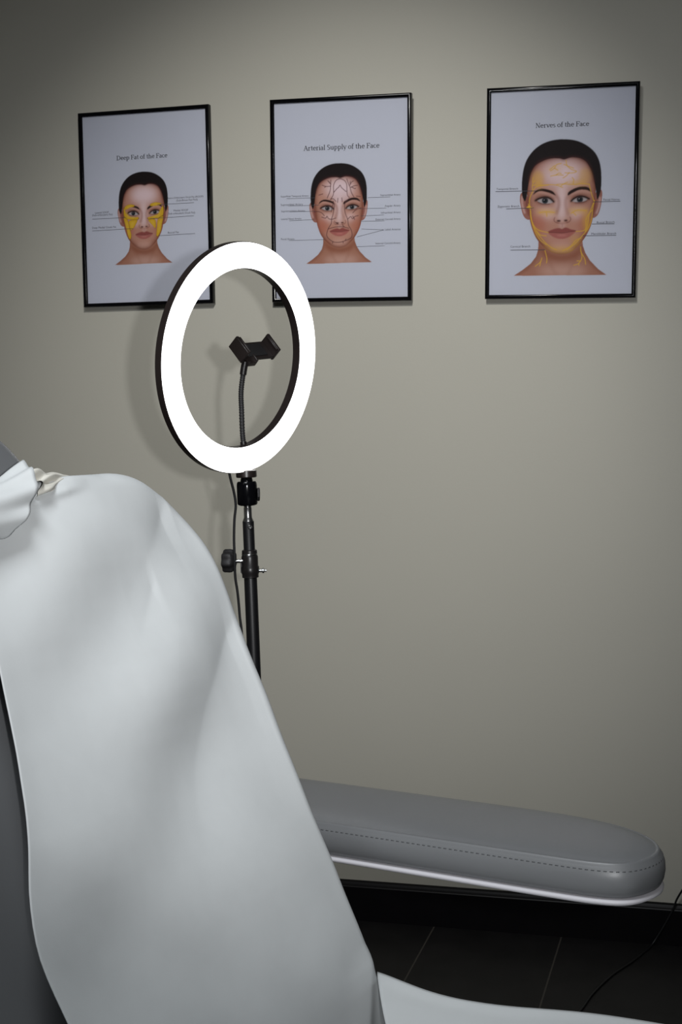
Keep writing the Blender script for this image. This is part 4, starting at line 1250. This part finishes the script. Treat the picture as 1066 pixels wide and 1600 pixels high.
md = sheet.modifiers.new('thickness', 'SOLIDIFY'); md.thickness = .0009; md.offset = -1
# rolled end of the sheet tucked round the headrest
def flap(s, t):
    th = R(-95 + 265 * t)
    k = (1 - math.cos(th)) / 2
    rim = float(np.interp(math.degrees(th), [-95, -60, -30, 0, 40, 90, 120, 170], [.872, .885, .903, .914, .924, .938, .944, .940]))
    x = .715 + (rim - .715) * s
    fl_ = 1 + .16 * max(0, (s - .7) / .3) ** 2
    wob = 1 + .04 * math.sin(x * 60 + th * 2) + .03 * math.sin(th * 5 + x * 20)
    wob += .10 * math.exp(-((th - .5 - s) / .22) ** 2) - .16 * math.exp(-((th + .45) / .35) ** 2) * (.4 + .6 * s) + .05 * math.sin(9 * th + 7 * s) * s
    un, uu = .022 * math.cos(th) * fl_ * wob, .027 * math.sin(th) * fl_ * wob
    drop = .014 * (1 - s) * max(0, -math.sin(th))
    return cm @ bp(x, .555 - .22 * (rim - x) + uu - drop, .002 + un)
bm = sheet_grid(50, 60, flap)
fp = from_bm('rolled_flap', bm, M['sheet'], None, True)
fp.parent = sheet
md = fp.modifiers.new('thickness', 'SOLIDIFY'); md.thickness = .0012; md.offset = -1

def inner_fold(s, t):
    x = .932 + .068 * s
    c = .017 * (1 - s) ** .8 + .003
    th = R(-42 + 212 * t)
    z_ = 1 + .22 * math.sin(th * 6 + x * 90) * (1 - s) + .12 * math.sin(th * 11 - x * 140)
    return cm @ bp(x, .566 + .008 * s + c * .9 * math.sin(th) * z_, -.006 + c * math.cos(th) * z_)
bm = sheet_grid(40, 60, inner_fold)
fi = from_bm('crumpled_fold', bm, M['sheet_inner'], None, True)
fi.parent = sheet
fi['label'] = 'cream crumpled fold of the sheet'

# ------------------------------------------------------------------ white sheet on the seat
EL = [(-.70, 1.178), (-.63, 1.176), (-.59, 1.162), (-.55, 1.154), (-.49, 1.161), (-.41, 1.180), (-.36, 1.190), (-.33, 1.194), (-.20, 1.200), (.02, 1.200)]
def seat_edge(f): 
    return float(np.interp(f, [e[0] for e in EL], [e[1] for e in EL]))
def rear_s(s):
    return float(np.interp(.70 + .476 * s, [.70, 1.0, 1.085, 1.17, 1.18], [-.495, -.516, -.5625, -.6245, -.630]))
def seat_sheet(s, t):
    f0 = rear_s(s) * (1 - t) + .02 * t
    l1 = np.mean([seat_edge(f0 + d) for d in (-.02, -.01, 0, .01, .02)])
    x = .70 + (l1 - .70) * s
    z = .6375 + .0012 * math.sin(f0 * 30 + x * 12) + .003 * math.exp(-((x - l1) / .012) ** 2) + .001 * math.sin(x * 40)
    return cm @ Vector((f0, x, z))
bm = sheet_grid(110, 130, seat_sheet)
ss = from_bm('seat_sheet', bm, M['sheet'], None, True)
tag(ss, 'white disposable paper sheet lying flat on the chair seat', 'sheet')
md = ss.modifiers.new('thickness', 'SOLIDIFY'); md.thickness = .0009; md.offset = -1

# ------------------------------------------------------------------ plug and lead by the right edge of the picture
pg = empty('power_plug', (-.06, WY, .38))
tag(pg, 'black power plug on the wall with a thin lead falling to the floor', 'plug')
PI_ = to_local(pg)
bm = bmesh.new()
rings = []
for d, s in ((0, .026), (-.012, .026), (-.030, .023), (-.034, .019)):
    rings.append([Vector((-.0615 + p[0], WY - .004 + d, .419 + p[1])) for p in rrect(-s * 1.12, s * 1.12, -s, s, .008, 6)])
loops(bm, rings)
part('plug_body', bm, M['black_plastic'], pg, PI_, 40)
bm = bmesh.new()
bm2 = rrect(-.045, .045, -.06, .06, .006, 6)
loops(bm, [[Vector((-.035 + p[0] * s, WY - d, .416 + p[1] * s)) for p in bm2] for d, s in ((0, 1), (.003, 1), (.004, .96))])
part('socket_plate', bm, M['trim_white'], pg, PI_, 40)
bm = bmesh.new()
Lp = [(-.055, WY - .034, .397), (-.055, WY - .035, .34), (-.05, WY - .034, .24), (-.068, WY - .031, .165), (-.088, WY - .028, .135), (-.1035, WY - .020, .105), (-.110, WY - .018, .085), (-.130, WY - .019, .045), (-.152, WY - .025, .008), (-.162, WY - .05, .0025), (-.19, 2.98, .0025), (-.225, 2.90, .0025), (-.255, 2.80, .0025), (-.275, 2.70, .0025), (-.31, 2.62, .0025), (-.34, 2.53, .0025), (-.38, 2.40, .0025), (-.42, 2.2, .0025)]
tube(bm, catmull(Lp, 8), .0021, 8)
part('lead', bm, M['cable'], pg, PI_, 60)
